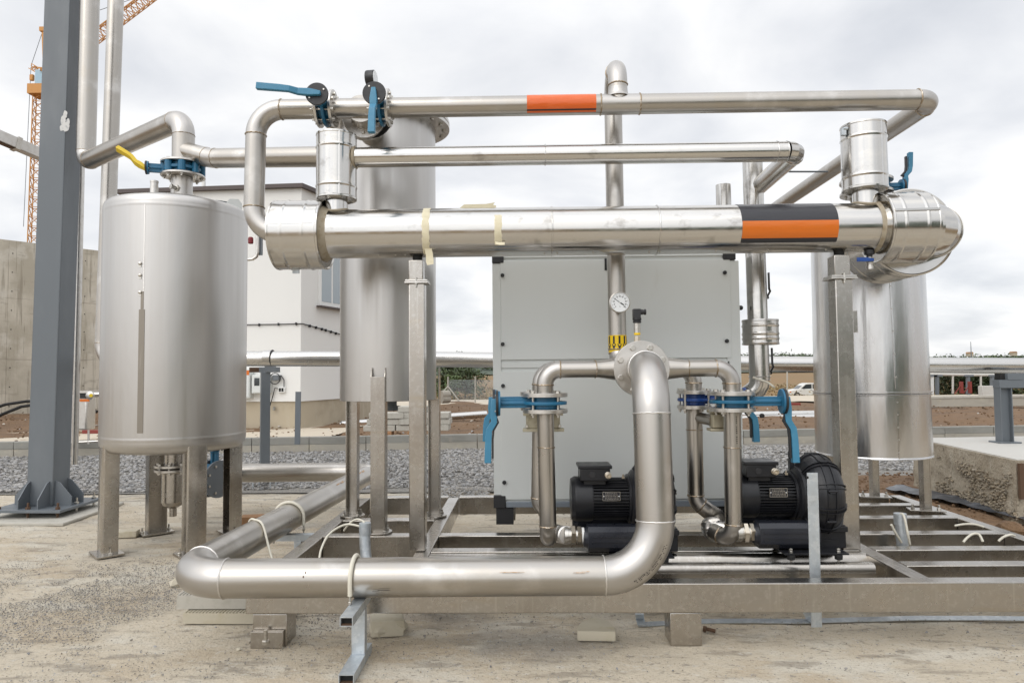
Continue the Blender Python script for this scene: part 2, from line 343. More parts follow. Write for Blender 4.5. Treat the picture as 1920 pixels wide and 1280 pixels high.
def pipe(name, label, cat, pts, r, bend, m='stainless_pipe', me='stainless_elbow', wm='weld_bead', seg=12, welds=True, group=None, root=None, n=32, heat=1.0, wth=.0056, endcap=True, hs=.045):
    """a pipe run: straight pieces, bends and the seams between them, each a part"""
    pts = [V(p) for p in pts]
    if root is None: root = thing(name, label, cat, V((pts[0].x, pts[0].y, min(p.z for p in pts) - r)), group)
    tin, tout = {}, {}; heats = []; seams = []
    for i in range(1, len(pts) - 1):
        d1 = (pts[i] - pts[i - 1]).normalized(); d2 = (pts[i + 1] - pts[i]).normalized(); ang = d1.angle(d2)
        b = bend[i - 1] if isinstance(bend, (list, tuple)) else bend
        Lt = b * math.tan(ang / 2); tin[i] = pts[i] - d1 * Lt; tout[i] = pts[i] + d2 * Lt
        seams += [(tin[i], d1), (tout[i], d2)]
    if welds: heats = [(p, a, hs, r * 2.2) for p, a in seams] if heat else []
    for i in range(len(pts) - 1):
        a = tout.get(i, pts[i]); b = tin.get(i + 1, pts[i + 1]); k = max(1, int((b - a).length / .025)) if heats else 1
        if (b - a).dot(pts[i + 1] - pts[i]) < 1e-5: continue
        MB().tube([a.lerp(b, j / k) for j in range(k + 1)], r, n, cap=endcap).build('pipe_section', m, root, heat=heats)
    for i in tin:
        ps, rad = arc(pts[i], tin[i], tout[i], seg)
        MB().tube(ps, r * 1.004, n, cap=False).build('elbow', me, root, heat=heats, smooth=38 if seg > 6 else 12)
    if welds:
        for p, a in seams: weld(p, a, r * 1.004, root, wm, wth)
    return root
def bolt_ring(root, c, axis, R_, n, br, h1, t, ph=0, m='bolt_steel', both=True, stub=0):
    """bolts round a flange: heads on the far side at c, nuts on the other side t away"""
    u, v, a = frame(axis); c = V(c); src = None; res = []
    for i in range(n):
        an = ph + 2 * math.pi * i / n; q = c + (u * math.cos(an) + v * math.sin(an)) * R_
        if src is None:
            b = MB().hexhead(q + a * .0, a, br, h1)
            if both:
                b.hexhead(q - a * t, -a, br, h1); b.lathe(q - a * (t + h1), a, [(br * .52, -stub), (br * .52, t + h1)], 10)
            src = b.build('flange_bolt', m, root); off = (src.location + root.location) - q
        else: part_copy(src, root, q + off)
def lever_pts(o, d, out, Ln, off=.03):
    """dog-leg of a valve lever from hub o along d, stepping out"""
    return [o - d * .03, o + d * .05, o + d * Ln * .32, o + d * Ln * .45 + out * off, o + d * Ln * .6 + out * off * 1.15, o + d * Ln + out * off * 1.15]
def butterfly(name, label, c, axis, stem, Rf, r, gap, Ls, lev, out, Ln, col='blue_paint', lcol='blue_lever', group='butterfly valves', nb=8, lugs=True, flanges=True, ft=.022, hubr=.05, trig=True, bolts=True, ph=.39, lw=.034, lt=.022, br=.012, Rb=None, fm='machined_flange'):
    """wafer valve between two flanges: c centre, axis along the pipe, stem direction to the lever hub"""
    c = V(c); u, v, a = frame(axis); s_ = V(stem).normalized(); d = V(lev).normalized(); out = V(out).normalized()
    t = thing(name, label, 'valve', c - V((0, 0, Rf)), group); Rb = Rb or Rf * .76
    MB().disc(c - a * (gap * .48), a, Rf * .66, gap * .96, 36).build('valve_body', col, t, bevel=.002)
    b = MB().disc(c - a * (gap * .13), a, Rf * (.84 if lugs else .97), gap * .26, 40)
    if lugs:
        for i in range(nb):
            an = ph + 2 * math.pi * i / nb; q = c + (u * math.cos(an) + v * math.sin(an)) * Rb
            b.lathe(q - a * gap * .46, a, [(br * 1.7, 0), (br * 1.7, gap * .92)], 12)
    b.build('lug_ring', col, t, bevel=.001)
    if flanges:
        for sg in (-1, 1):
            MB().disc(c + a * (sg * gap / 2), a * sg, Rf, ft, 48).build('flange', fm, t)
    if bolts: bolt_ring(t, c + a * (gap / 2 + ft), a, Rb, nb, br, .014, gap + 2 * ft, ph, stub=.014)
    hub = c + s_ * Ls
    b = MB().beam(c + s_ * Rf * .6, hub, gap * .40, gap * .78, a); b.beam(c + s_ * Rf * .5, hub - s_ * .01, gap * .72, gap * .16, a); b.lathe(c + s_ * Rf * .5, s_, [(gap * .27, 0), (gap * .25, Ls - Rf * .5)], 16)
    b.build('valve_neck', col, t, bevel=.003)
    MB().disc(hub - s_ * .004, s_, hubr, .014, 32).build('neck_flange', col, t)
    MB().disc(hub + s_ * .010, s_, hubr * 1.04, .016, 32).build('index_plate', 'black_plastic', t)
    for k in (1, -1):
        q = hub + (d * .68 * k + s_.cross(d) * .5 * k).normalized() * hubr * .75
        MB().hexhead(q + s_ * .026, s_, .007, .006).build('plate_screw', 'bolt_steel', t)
    h0 = hub + s_ * .036; wd = s_.cross(d)
    ps = lever_pts(h0, d, out, Ln)
    MB().bar(ps, [lw * .6, lw * 1.05, lw * .95, lw * .9, lw * .95, lw], [lt, lt * 1.15, lt, lt, lt * 1.05, lt * 1.1], wd if abs(out.dot(wd)) < .5 else s_).build('lever', lcol, t, bevel=.004)
    if trig:
        tp = [p - out * .028 if False else p - s_ * .0 + (-out) * .03 for p in ps[1:]]
        MB().bar([h0 + d * .045 - s_ * .006, h0 + d * .08 - out * .012, *[p + (ps[1] - ps[0]) * 0 for p in tp[1:4]], ps[-1] - d * .03 - out * .033], lw * .62, .012, wd if abs(out.dot(wd)) < .5 else s_).build('trigger', 'black_plastic', t, bevel=.002)
    return t

# ================================================================== THE SETTING
def sheet(name, pts, z, m, nx=1, ny=1, fn=None):
    """a four-cornered sheet of ground (corners in order), nx by ny faces"""
    b = MB(); p0, p1, p2, p3 = [V((p[0], p[1], z)) for p in pts]; g = []
    for j in range(ny + 1):
        row = []
        for i in range(nx + 1):
            p = p0.lerp(p1, i / nx).lerp(p3.lerp(p2, i / nx), j / ny)
            if fn: p.z += fn(p.x, p.y)
            row.append(b.bm.verts.new(p))
        g.append(row)
    for j in range(ny):
        for i in range(nx): b.face((g[j][i], g[j][i + 1], g[j + 1][i + 1], g[j + 1][i]))
    return struct(b.build(name, m, None, smooth=80))
from mathutils import noise as mn
def fbm(x, y, s, o=4): return mn.fractal(V((x * s, y * s, 3.7)), 1.0, 2.0, o)
K0 = G(0, 858); K1 = G(1920, 824)                 # near foot of the low kerb wall
def ky(x): return K0.y + (K1.y - K0.y) * (x - K0.x) / (K1.x - K0.x)
sheet('field_ground', [(-1500, -300), (1500, -300), (1500, 2500), (-1500, 2500)], -1.0, 'field_grass', 40, 40)
sheet('concrete_ground', [(-14, -6), (16, -6), (16, 9.6), (-14, 9.6)], 0, 'concrete_ground', 260, 156, lambda x, y: .012 * fbm(x, y, .8) - .006 + .006 * fbm(x, y, 5))
sheet('gravel_bed', [(-30, 9.2), (30, 9.2), (30, ky(30) + .1), (-30, ky(-30) + .1)], .012, 'grit_patch', 60, 6)
def dirt_z(x, y):
    h = .10 * fbm(x, y, .35) + .05 * fbm(x, y, 1.7)
    return h + .05
sheet('dirt_ground', [(-40, ky(-40) + .2), (45, ky(45) + .2), (60, 33), (-60, 33)], .12, 'dirt', 260, 70, dirt_z)
sheet('far_path', [(-60, 30), (75, 30), (85, 38), (-70, 38)], .14, 'pale_path', 90, 14, lambda x, y: .12 * fbm(x, y, .2))
# loose gravel between the pad and the kerb
def scatter(name, n, area, size, m, seed, z=.0, tint=(.4, .62), warm=.04, zf=None):
    rnd = random.Random(seed); b = MB(); cl = b.bm.verts.layers.float_color.new('tint'); made = 0
    ico = [(0, 0, -1), (.72, -.53, -.45), (-.28, -.85, -.45), (-.89, 0, -.45), (-.28, .85, -.45), (.72, .53, -.45), (.28, -.85, .45), (-.72, -.53, .45), (-.72, .53, .45), (.28, .85, .45), (.89, 0, .45), (0, 0, 1)]
    fs = [(0, 1, 2), (1, 0, 5), (0, 2, 3), (0, 3, 4), (0, 4, 5), (1, 5, 10), (2, 1, 6), (3, 2, 7), (4, 3, 8), (5, 4, 9), (1, 10, 6), (2, 6, 7), (3, 7, 8), (4, 8, 9), (5, 9, 10), (6, 10, 11), (7, 6, 11), (8, 7, 11), (9, 8, 11), (10, 9, 11)]
    while made < n:
        p = area(rnd)
        if p is None: continue
        made += 1; r = size(rnd); a = rnd.random() * 6.28; ca, sa = math.cos(a), math.sin(a); tl = rnd.uniform(-.5, .5); sq = rnd.uniform(.45, .85)
        g = rnd.uniform(*tint); wv = rnd.uniform(-warm * .3, warm); col = (g + wv, g + wv * .4, g - wv * .6, 1)
        el = rnd.uniform(.7, 1.4); vs = []
        for x, y, q in ico:
            k = rnd.uniform(.75, 1.2) * r; x, y, q = x * k * el, y * k / el, q * k * sq; q += x * tl * .5
            vv = b.bm.verts.new((p[0] + x * ca - y * sa, p[1] + x * sa + y * ca, p[2] + q + r * .25)); vv[cl] = col; vs.append(vv)
        for f in fs: b.bm.faces.new([vs[i] for i in f])
    o = b.build(name, m, None, smooth=20); o['kind'] = 'stuff'; return o
def ga(rnd):
    y = 9.3 + (rnd.random() ** 1.15) * 5.2; x = rnd.uniform(-.80, .80) * y
    edge = 9.55 + .35 * fbm(x, 1, .5) + (1.4 if x > 4.2 else 0) - (.5 if x < -5 else 0)
    if y > ky(x) - .02 or y < edge: return None
    return (x, y, .015 + .04 * max(0, fbm(x, y, .6)) * min(1, (ky(x) - y) * 1.5))
scatter('gravel', 30000, ga, lambda r: r.uniform(.013, .034), 'stone', 3, tint=(.22, .60), warm=.03)
def gp(rnd):
    x, y = rnd.uniform(-1.15, -.45), rnd.uniform(7.6, 9.7); d = math.hypot((x + .8) / .9, (y - 8.7) / .9)
    return (x, y, max(0, .14 * (1 - d))) if d < 1 else None
scatter('grit_heap', 2600, gp, lambda r: r.uniform(.008, .02), 'stone', 4, tint=(.28, .55), warm=.06)
def gc(rnd):
    y = 2.6 + rnd.random() ** 1.4 * 6.8; x = rnd.uniform(-.82, .82) * y
    if fbm(x, y, .55) + rnd.uniform(-.35, .35) < .0: return None
    return (x, y, .006)
scatter('loose_grit', 15000, gc, lambda r: r.uniform(.0014, .0048) * (2.2 if r.random() < .03 else 1), 'stone', 5, tint=(.22, .55), warm=.08)
def gl(rnd):
    x, y = rnd.gauss(-2.9, 1.0), rnd.gauss(4.9, .6)
    return (x, y, .005) if fbm(x, y, .9) > -.2 and y > 3.6 else None
scatter('dark_grit', 20000, gl, lambda r: r.uniform(.0016, .0048), 'stone', 6, tint=(.16, .42), warm=.06)
# added unseen bank behind the camera, shaped to darken bands of the metal's reflections
sheet('reflection_blocker', [(1.5, -9), (40, -16), (46, -30), (2, -24)], 0, 'far_hill', 120, 14, lambda x, y: max(0, min(1, (-y - 8 - .17 * x) / 5)) * (4.2 + 3.4 * fbm(x, 0, .33, 3)) * max(0, min(1, (x - 1.5) / 7)))
def gd(rnd):
    y = 12.6 + rnd.random() * 16; x = rnd.uniform(-.8, .8) * y
    if y < ky(x) + .5: return None
    return (x, y, .17 + dirt_z(x, y))
o_ = scatter('soil_clods', 2200, gd, lambda r: r.uniform(.01, .04), 'dirt', 8)
o_ = scatter('soil_rubble', 130, gd, lambda r: r.uniform(.015, .05), 'stone', 9, tint=(.45, .8), warm=.1)
def gr_(rnd):
    x, y = rnd.uniform(3.6, 6.2), rnd.uniform(7.3, 10.4)
    return (x, y, .02 + .07 * max(0, fbm(x, y, .9)))
sheet('soil_patch', [(3.6, 6.9), (9.6, 5.6), (9.4, 9.9), (4.2, 10.3)], .022, 'dirt', 40, 40, lambda x, y: .05 * max(0, fbm(x, y, .9)) + .012 * fbm(x, y, 4))
scatter('soil_crumbs', 900, gr_, lambda r: r.uniform(.008, .03), 'dirt', 10)
# far land
def hz(x, y): return 14 + 12 * fbm(x, 0, .0016, 3) + (y - 700) * .012
sheet('far_hills', [(-1400, 620), (1400, 620), (1500, 1100), (-1500, 1100)], 0, 'far_hill', 90, 8, lambda x, y: max(-1, hz(x, y) * min(1, (y - 620) / 160)))

# leaves: clumps of small faces
def leaves(b, cl, c, rad, n, size, rnd, tone, spread=(1, 1, 1)):
    for _ in range(n):
        d = V((rnd.gauss(0, 1), rnd.gauss(0, 1), rnd.gauss(0, 1))).normalized() * rad * rnd.random() ** .5
        p = V(c) + V((d.x * spread[0], d.y * spread[1], d.z * spread[2])); s = size * rnd.uniform(.6, 1.4)
        a = V((rnd.gauss(0, 1), rnd.gauss(0, 1), rnd.gauss(0, .6))).normalized(); q = a.cross(V((rnd.random() - .5, rnd.random() - .5, 1))).normalized()
        k = rnd.uniform(.6, 1.35); yl = rnd.uniform(-.03, .05); col = (tone[0] * k, tone[1] * k, tone[2] * k, 1) if isinstance(tone, tuple) else (k * tone * (.75 + yl), k * tone, k * tone * .5, 1)
        vs = [b.bm.verts.new(p + a * (s * i) + q * (s * j * .55)) for i, j in ((-1, 0), (0, -1), (1, 0), (0, 1))]
        for v in vs: v[cl] = col
        b.bm.faces.new(vs)
def tree(name, label, base, h, wd, seed, tone=.11, leaf=.12, n=9, per=150, group=None, cat='tree', low=.12):
    rnd = random.Random(seed); t = thing(name, label, cat, base, group); base = V(base); tb = MB()
    top = base + V((0, 0, h * .75)); tb.tube([base - V((0, 0, .1)), base.lerp(top, .5) + V((.04 * h, 0, 0)), top], [h * .03, h * .02, h * .006], 8)
    b = MB(); cl = b.bm.verts.layers.float_color.new('tint')
    for i in range(n):
        f = rnd.uniform(low, 1); an = rnd.random() * 6.28; rr = wd * .5 * rnd.random() ** .5 * (1 - .45 * abs(f - .45))
        c = base + V((math.cos(an) * rr, math.sin(an) * rr * .8, h * (f * .84 + .03)))
        tb.tube([base + V((0, 0, h * min(f * .6, .6))), (base + V((0, 0, h * .5 * f))).lerp(c, .6), c], [h * .012, h * .008, h * .003], 5)
        leaves(b, cl, c, wd * rnd.uniform(.16, .28), per, leaf, rnd, tone * rnd.uniform(.65, 1.4), (1, 1, .75))
    tb.build('trunk', 'bark', t); b.build('crown', 'leaf', t, smooth=1); return t
tree('shrub_tree', 'large dark green bush beyond the wire fence, left of the grey cabinet', G(846, 739, -.5), 4.4, 4.6, 21, .10, .16, 22, 150)
tree('shrub_tree', 'lower olive green bush at the fence, behind the splayed fence post', G(872, 744, -.5), 2.4, 4.0, 22, .17, .12, 14, 130)
tree('shrub_tree', 'dry yellowish bush against the foot of the fence, left of its splayed post', G(838, 747, -.5), 2.0, 2.2, 23, .24, .10, 10, 110)
rw = random.Random(77)
TL = ['bushy green tree beyond the yard, behind the two red props', 'wide dark green tree beyond the yard, right of the red props', 'low dark tree beyond the yard, seen under the pipe beside the shiny tank', 'dark green tree beyond the yard, cut by the right frame edge']
for i, px in enumerate((1815, 1858, 1772, 1905)):
    tree('green_tree', TL[i], G(px, 742 - (i % 2), -.8), 2.3 + .25 * (i % 3), 6.0, 40 + i, .10 + .02 * (i % 2), .13, 18, 170, 'trees beyond the far wall', low=.02)
b = MB(); cl = b.bm.verts.layers.float_color.new('tint'); rnd = random.Random(5)
for i in range(1500):
    x = rnd.uniform(-130, 640); y = rnd.uniform(660, 860)
    leaves(b, cl, (x, y, max(0, hz(x, y) * min(1, max(0, (y - 620) / 160))) + rnd.uniform(1, 5)), rnd.uniform(3, 7) * (1.9 if rnd.random() < .12 else 1), 24, 1.5, rnd, rnd.uniform(.10, .19), (1.3, 1, .6))
o = b.build('far_woods', 'leaf', None, smooth=1); o['kind'] = 'stuff'
b = MB(); cl = b.bm.verts.layers.float_color.new('tint')
for i in range(900):
    y = rnd.uniform(42, 110); x = y * rnd.choice((rnd.uniform(-.14, -.01), rnd.uniform(.30, .48), rnd.uniform(.58, .76)))
    t_ = rnd.uniform(.7, 1.25); leaves(b, cl, (x, y, -1.0 + .25), rnd.uniform(.4, 1.1), 12, .14, rnd, (.34 * t_, .225 * t_, .10 * t_), (1.5, 1, .5))
o = b.build('dry_grass', 'leaf', None, smooth=1); o['kind'] = 'stuff'
def fh(px, py, label):
    p = A(px, py, 690); t = thing('farm_house', label, 'house', p - V((0, 0, 2)), 'houses on the far ridge')
    MB().box(p + V((0, 0, 0)), (5, 4, 3)).build('wall', 'plinth', t); MB().prism([(-2.8, 0), (2.8, 0), (1.8, 1.3), (-1.8, 1.3)], p + V((0, -2.2, 1.5)), (1, 0, 0), (0, 0, 1), (0, 1, 0), 4.4).build('roof', 'brick_orange', t)
fh(1818, 665, 'tiny orange roofed house on the far wooded ridge, by the mast'); fh(1900, 664, 'tiny orange roofed house on the far ridge near the frame edge')
p = A(1821, 664, 600); MB_ = MB().tube([p - V((0, 0, 6)), p + V((0, 0, 11))], [.5, .2], 6); tag(MB_.build('radio_mast', 'grey_paint'), 'thin grey mast standing up from the far wooded ridge', 'mast')

# kerb wall: blocks two courses high
dk = (V((K1.x, K1.y, 0)) - V((K0.x, K0.y, 0))).normalized(); nk = V((-dk.y, dk.x, 0))
kt = thing('kerb_wall', 'long low concrete kerb wall of end to end blocks behind the gravel', 'wall', (0, ky(0), 0))
b1, b2 = MB(), MB(); rnd = random.Random(11); s = -24.0
o0 = V((0, ky(0), 0))
while s < 24:
    ln_ = 1.15; c = o0 + dk * (s + ln_ / 2) + nk * .09
    b1.box(c + V((0, 0, .075)), (ln_ - .012, .17, .17), dk, nk); b2.box(c + V((0, 0, .235)) + nk * rnd.uniform(-.006, .006), (ln_ - .008, .18, .15 + rnd.uniform(0, .006)), dk, nk); s += ln_
b1.build('lower_course', 'kerb_concrete', kt, bevel=.008); b2.build('upper_course', 'kerb_dark', kt, bevel=.01)
# pale path along the white building
sheet('building_path', [(-13, ky(-13) + .25), (-4.4, ky(-4.4) + .25), (-4.3, 19.6), (-13, 17)], .20, 'pale_path', 30, 12, lambda x, y: .02 * fbm(x, y, 1))

# ------------------------------------------------------------------ tall concrete wall on the left
P0 = G(-120, 782); P1 = G(330, 776); d_ = (P1 - P0); d_.z = 0; d_.normalize(); zt = 6.8
def wall_len(p): return p
W0 = V((P0.x, 24.2, 0)); W1 = V((-13.2, 29.5, 0))
W0 = A(-160, 700, 23.2); W0.z = 0; W1 = A(300, 700, 29.5); W1.z = 0
dw = (W1 - W0).normalized(); nw_ = V((dw.y, -dw.x, 0)); Lw = (W1 - W0).length
cw = thing('concrete_wall', 'tall weathered concrete tank wall with form joints behind the grey column', 'wall', W0)
b = MB(); jz = [0, 2.25, 4.55, 6.75]; js = [0, 2.6, 5.05, 7.5, 9.95, Lw]
for i in range(len(js) - 1):
    for k in range(3):
        c = W0 + dw * ((js[i] + js[i + 1]) / 2) + V((0, 0, (jz[k] + jz[k + 1]) / 2)) - nw_ * (.2 + .004 * ((i * 2 + k) % 3))
        b.box(c, (js[i + 1] - js[i] - .004, .4, jz[k + 1] - jz[k] - .004), dw, -nw_)
b.build('cast_panel', 'cast_concrete', cw, bevel=.005)
b = MB()
for i in range(1, len(js)):
    for k in range(9):
        b.lathe(W0 + dw * (js[i] + .12) + V((0, 0, .5 + .72 * k)) + nw_ * -.01, nw_, [(.022, 0), (.022, .013)], 8)
b.build('tie_hole', 'rubber', cw)
MB().box(W0 + dw * (Lw / 2) - nw_ * .25 + V((0, 0, 3.3)), (Lw, .3, 6.5), dw, -nw_).build('core', 'grit_patch', cw)
# two black hoses against it
for k, (pa, label) in enumerate(((((-40, 775), (10, 758), (50, 752), (100, 752), (150, 760), (182, 772)), 'black hose looping out of the soil before the concrete wall, upper of two'), (((-40, 800), (5, 776), (40, 762), (85, 756), (140, 768), (170, 790)), 'black hose looping out of the soil before the concrete wall, lower of two'))):
    pts = [A(x, y, 20 + .0 * x) for x, y in pa]
    tag(MB().tube(pts, .045, 10).build('black_hose', 'rubber'), label, 'hose', 'black hoses by the concrete wall')

# ------------------------------------------------------------------ white building
B0 = G(563, 818); B0.z = 0; BL = A(222, 700, 17.9); BL.z = 0; BR = A(648, 700, 19.6); BR.z = 0; zb = A(566, 353, B0.y).z
bt = thing('white_building', 'white rendered flat roofed building with brown roof edge and stained plinth', 'building', B0)
bk = V((0, 5.5, 0))
fp = [BL, B0, BR, BR + bk, BL + bk]
MB().prism([(p.x, p.y) for p in fp], (0, 0, .9), (1, 0, 0), (0, 1, 0), (0, 0, 1), zb - .9).build('wall', 'white_render', bt)
ins = lambda p, k: p + (B0.lerp(BR, .5) + V((-2, 2.5, 0)) - p).normalized() * k
MB().prism([(ins(p, .05).x, ins(p, .05).y) for p in fp], (0, 0, -.05), (1, 0, 0), (0, 1, 0), (0, 0, 1), .96).build('plinth', 'plinth', bt)
MB().prism([(ins(p, -.16).x, ins(p, -.16).y) for p in fp], (0, 0, zb), (1, 0, 0), (0, 1, 0), (0, 0, 1), .10).build('roof_edge', 'roof_trim', bt)
MB().prism([(ins(p, .4).x, ins(p, .4).y) for p in fp], (0, 0, zb + .1), (1, 0, 0), (0, 1, 0), (0, 0, 1), .08).build('roof', 'cabinet_rail', bt)
dr = (BR - B0).normalized(); nr = V((dr.y, -dr.x, 0)); dl = (B0 - BL).normalized(); nl = V((dl.y, -dl.x, 0))
def wpt(px, py, o, d, n):       # pixel on a vertical wall
    q = ray(px, py); k = (o - CAM).dot(n) / q.dot(n); return CAM + q * k
a_, b_, c_ = wpt(599, 570, B0, dr, nr), wpt(640, 583, B0, dr, nr), wpt(599, 462, B0, dr, nr)
wn_ = (b_ - a_).dot(dr); hn_ = c_.z - a_.z; wf = a_ + dr * wn_ / 2 + V((0, 0, hn_ / 2))
win = MB().box(wf + nr * .02, (wn_ + .1, .05, hn_ + .1), dr, nr).build('window', 'white_plastic', bt)
for k in range(2): MB().box(wf + dr * (wn_ * (.25 if k else -.25)) + nr * .047, (wn_ * .42, .012, hn_ * .9), dr, nr).build('pane', 'window_glass', win)
MB().box(wf - V((0, 0, hn_ / 2 + .07)) + nr * .09, (wn_ + .3, .16, .04), dr, nr).build('sill', 'roof_trim', win)
cbl = MB().tube([wpt(450, 609, B0, dl, nl) + nl * .03, wpt(520, 608, B0, dl, nl) + nl * .03, wpt(562, 607, B0, dl, nl) + nl * .03, wpt(566, 607, B0, dr, nr) + nr * .03, wpt(600, 616, B0, dr, nr) + nr * .03, wpt(642, 628, B0, dr, nr) + nr * .03], .014, 6).build('lightning_wire', 'black_plastic', bt)
for x, y in ((487, 609), (523, 608), (556, 607)):
    MB().box(wpt(x, y, B0, dl, nl) + nl * .03, (.03, .06, .07), dl, nl).build('wire_clip', 'black_plastic', cbl)
for x, y in ((579, 611), (591, 614), (602, 617), (609, 619), (619, 622), (628, 625)):
    MB().box(wpt(x, y, B0, dr, nr) + nr * .03, (.03, .06, .07), dr, nr).build('wire_clip', 'black_plastic', cbl)
MB().box(wpt(535, 828, B0, dl, nl) + nl * .03 + V((0, 0, .25)), (.12, .05, .12), dl, nl).build('plinth_outlet', 'kerb_dark', bt)
MB().tube([A(382, 400, 17.8), A(382, 305, 17.8)], .05, 8).build('roof_mast', 'white_plastic', bt)
def wbox(name, label, cat, x0, y0, x1, y1, dep, m, grp=None):
    p, q = wpt(x0, y1, B0, dl, nl), wpt(x1, y0, B0, dl, nl); c = (p + q) / 2 + nl * dep / 2; wd = (q - p).dot(dl); h = q.z - p.z
    t = thing(name, label, cat, (c.x, c.y, p.z), grp); MB().box(c, (wd, dep, h), dl, nl).build('housing', m, t, bevel=.015)
    MB().box(c + nl * (dep / 2 + .006), (wd * .86, .015, h * .9), dl, nl).build('door', m, t, bevel=.004)
    return t, c + nl * (dep / 2 + .014), wd, h
t, c, wd, h = wbox('electrical_box', 'tall pale grey electrical box with orange warning mark on the white wall', 'electrical box', 455, 692, 476, 746, .22, 'cabinet_grey', 'electrical boxes on the white wall')
MB().box(c + V((0, 0, h * .38)) + dl * wd * .25, (.12, .004, .12), dl, nl).build('warning_mark', 'orange_film', t)
t, c, wd, h = wbox('electrical_box', 'wide pale grey electrical box with a dark window, half behind the pipe stand', 'electrical box', 478, 702, 511, 737, .2, 'cabinet_grey', 'electrical boxes on the white wall')
MB().box(c + V((0, 0, h * .12)) - dl * wd * .18, (.14, .006, .2), dl, nl).build('window', 'glass_dark', t)
t, c, wd, h = wbox('electrical_box', 'small dark meter ringed by a cable loop, right of the pipe stand', 'electrical box', 514, 703, 527, 713, .12, 'grey_paint', 'electrical boxes on the white wall')
MB().tube([c + nl * .03 + V((0, 0, -.02)) + (dl * math.cos(i * .3927) + V((0, 0, 1)) * math.sin(i * .3927)) * .14 for i in range(16)], .012, 6, closed=True).build('cable_loop', 'rubber', t)
MB().tube([wpt(x, y, B0, dl, nl) + nl * .05 for x, y in ((528, 703), (534, 712), (534, 730), (517, 727), (513, 742), (508, 760))], .012, 6).build('cable', 'rubber', t)
t, c, wd, h = wbox('socket_box', 'small double switch box on the white wall below the cabled meter', 'socket', 523, 725, 536, 736, .06, 'white_plastic')
for k in (-1, 1): MB().box(c + dl * (k * .035), (.055, .01, .09), dl, nl).build('switch', 'rubber', t)
t, c, wd, h = wbox('pipe_outlet', 'tiny dark bracket at the foot of the white wall', 'bracket', 513, 762, 517, 769, .05, 'kerb_dark')
# pipe with a red cap on the wall
tt = thing('vent_pipe', 'small bent grey vent pipe with dark red cap between the tank and the pipe bend', 'pipe', A(478, 490, 16.2))
MB().tube([A(x, y, 16.2) for x, y in ((462, 487), (474, 486), (481, 481), (483, 472), (483, 440))], .04, 10).build('bent_tube', 'machined_flange', tt)
MB().lathe(A(470, 457, 16.2), (0, 0, 1), [(.05, 0), (.062, .02), (.062, .13), (.045, .16)], 16).build('cap', 'dark_red', tt)
MB().box(A(487, 440, 16.3), (.12, .1, 1.0)).build('wall_strap', 'grey_paint', tt)

# ------------------------------------------------------------------ crane
cy = 62.0
ct = thing('tower_crane', 'orange lattice tower crane rising behind the concrete wall', 'crane', A(68, 470, cy))
def lattice(b, p, q, wd, n, up=V((0, 0, 1)), th=.055):
    a = (q - p).normalized(); u = V((1, .3, 0)).normalized() if abs(a.z) > .8 else V((0, 0, 1)); v = a.cross(u).normalized(); u = v.cross(a)
    cs = [(u * i + v * j) * wd / 2 for i, j in ((-1, -1), (1, -1), (1, 1), (-1, 1))]
    for c in cs: b.beam(p + c, q + c, th * 1.3, th * 1.3, u)
    for i in range(n):
        s0, s1 = p.lerp(q, i / n), p.lerp(q, (i + 1) / n)
        for k in range(4):
            c0, c1 = cs[k], cs[(k + 1) % 4]
            b.beam(s0 + c0, s1 + c1, th, th, u + v * .1); b.beam(s0 + c0, s0 + c1, th, th, a + u * .01)
b = MB(); lattice(b, A(64, 480, cy), A(75, 175, cy), .85, 17); b.build('tower', 'crane_orange', ct)
MB().box(A(78, 150, cy), (.8, .8, 1.7)).build('operator_cabin', 'crane_cab', ct, bevel=.1)
MB().box(A(78, 172, cy), (1.6, 1.6, .9)).build('slewing_ring', 'crane_orange', ct)
b = MB(); j0 = A(84, 128, cy); j1 = A(282, -3, cy + 6)
lattice(b, A(84, 142, cy), A(300, -20, cy + 6), .95, 22, th=.06); b.build('jib', 'crane_orange', ct)
b = MB(); lattice(b, A(84, 140, cy), A(60, 126, cy), .5, 4, th=.05); b.beam(A(60, 126, cy), A(84, 128, cy), .1, .1); b.build('rear_arm', 'crane_orange', ct)
b = MB(); b.beam(A(84, 140, cy), A(81, 55, cy), .2, .2, (1, 0, 0)); b.beam(A(90, 140, cy), A(81, 55, cy), .12, .12, (1, 0, 0)); b.box(A(81, 56, cy), (.5, .4, .4)); b.build('apex_frame', 'crane_orange', ct)
b = MB(); b.tube([A(81, 56, cy), A(58, 124, cy)], .025, 5); b.tube([A(58, 126, cy), A(44, 425, cy)], .025, 5); b.tube([A(81, 55, cy), A(262, -6, cy + 5)], .03, 5); b.build('cable', 'grey_paint', ct)
MB().box(A(60, 146, cy), (.35, .3, .6)).build('hook_block', 'crane_orange', ct, bevel=.08)

# ================================================================== THE SKID AND ITS EQUIPMENT
ZT, ZB = .36, .19
sk = thing('skid_frame', 'welded stainless steel base frame of beams carrying the blowers and cabinet', 'steel frame', (1, 5.4, 0))
BW = .105
def beamx(x0, x1, yf, zt=ZT, zb=ZB, wd=BW, m='mill_plate'): return MB().box(((x0 + x1) / 2, yf + wd / 2, (zt + zb) / 2), (x1 - x0, wd, zt - zb)).build('beam', m, sk, bevel=.006)
def beamy(x0, y0, y1, zt=ZT - .003, zb=ZB + .003, wd=BW): return MB().box((x0 + wd / 2, (y0 + y1) / 2, (zt + zb) / 2), (wd, y1 - y0, zt - zb)).build('beam', 'mill_plate', sk, bevel=.006)
XL, XI, XJ, XR = -1.66, -.77, 2.30, 3.60
yf = 4.07; yr = [4.42, 4.80, 5.26, 5.82, 6.36, 6.88]
beamx(XL, 4.6, yf)
for x in (XL, XI, XJ): beamy(x, yf + BW + .002, yr[-1] - .002)
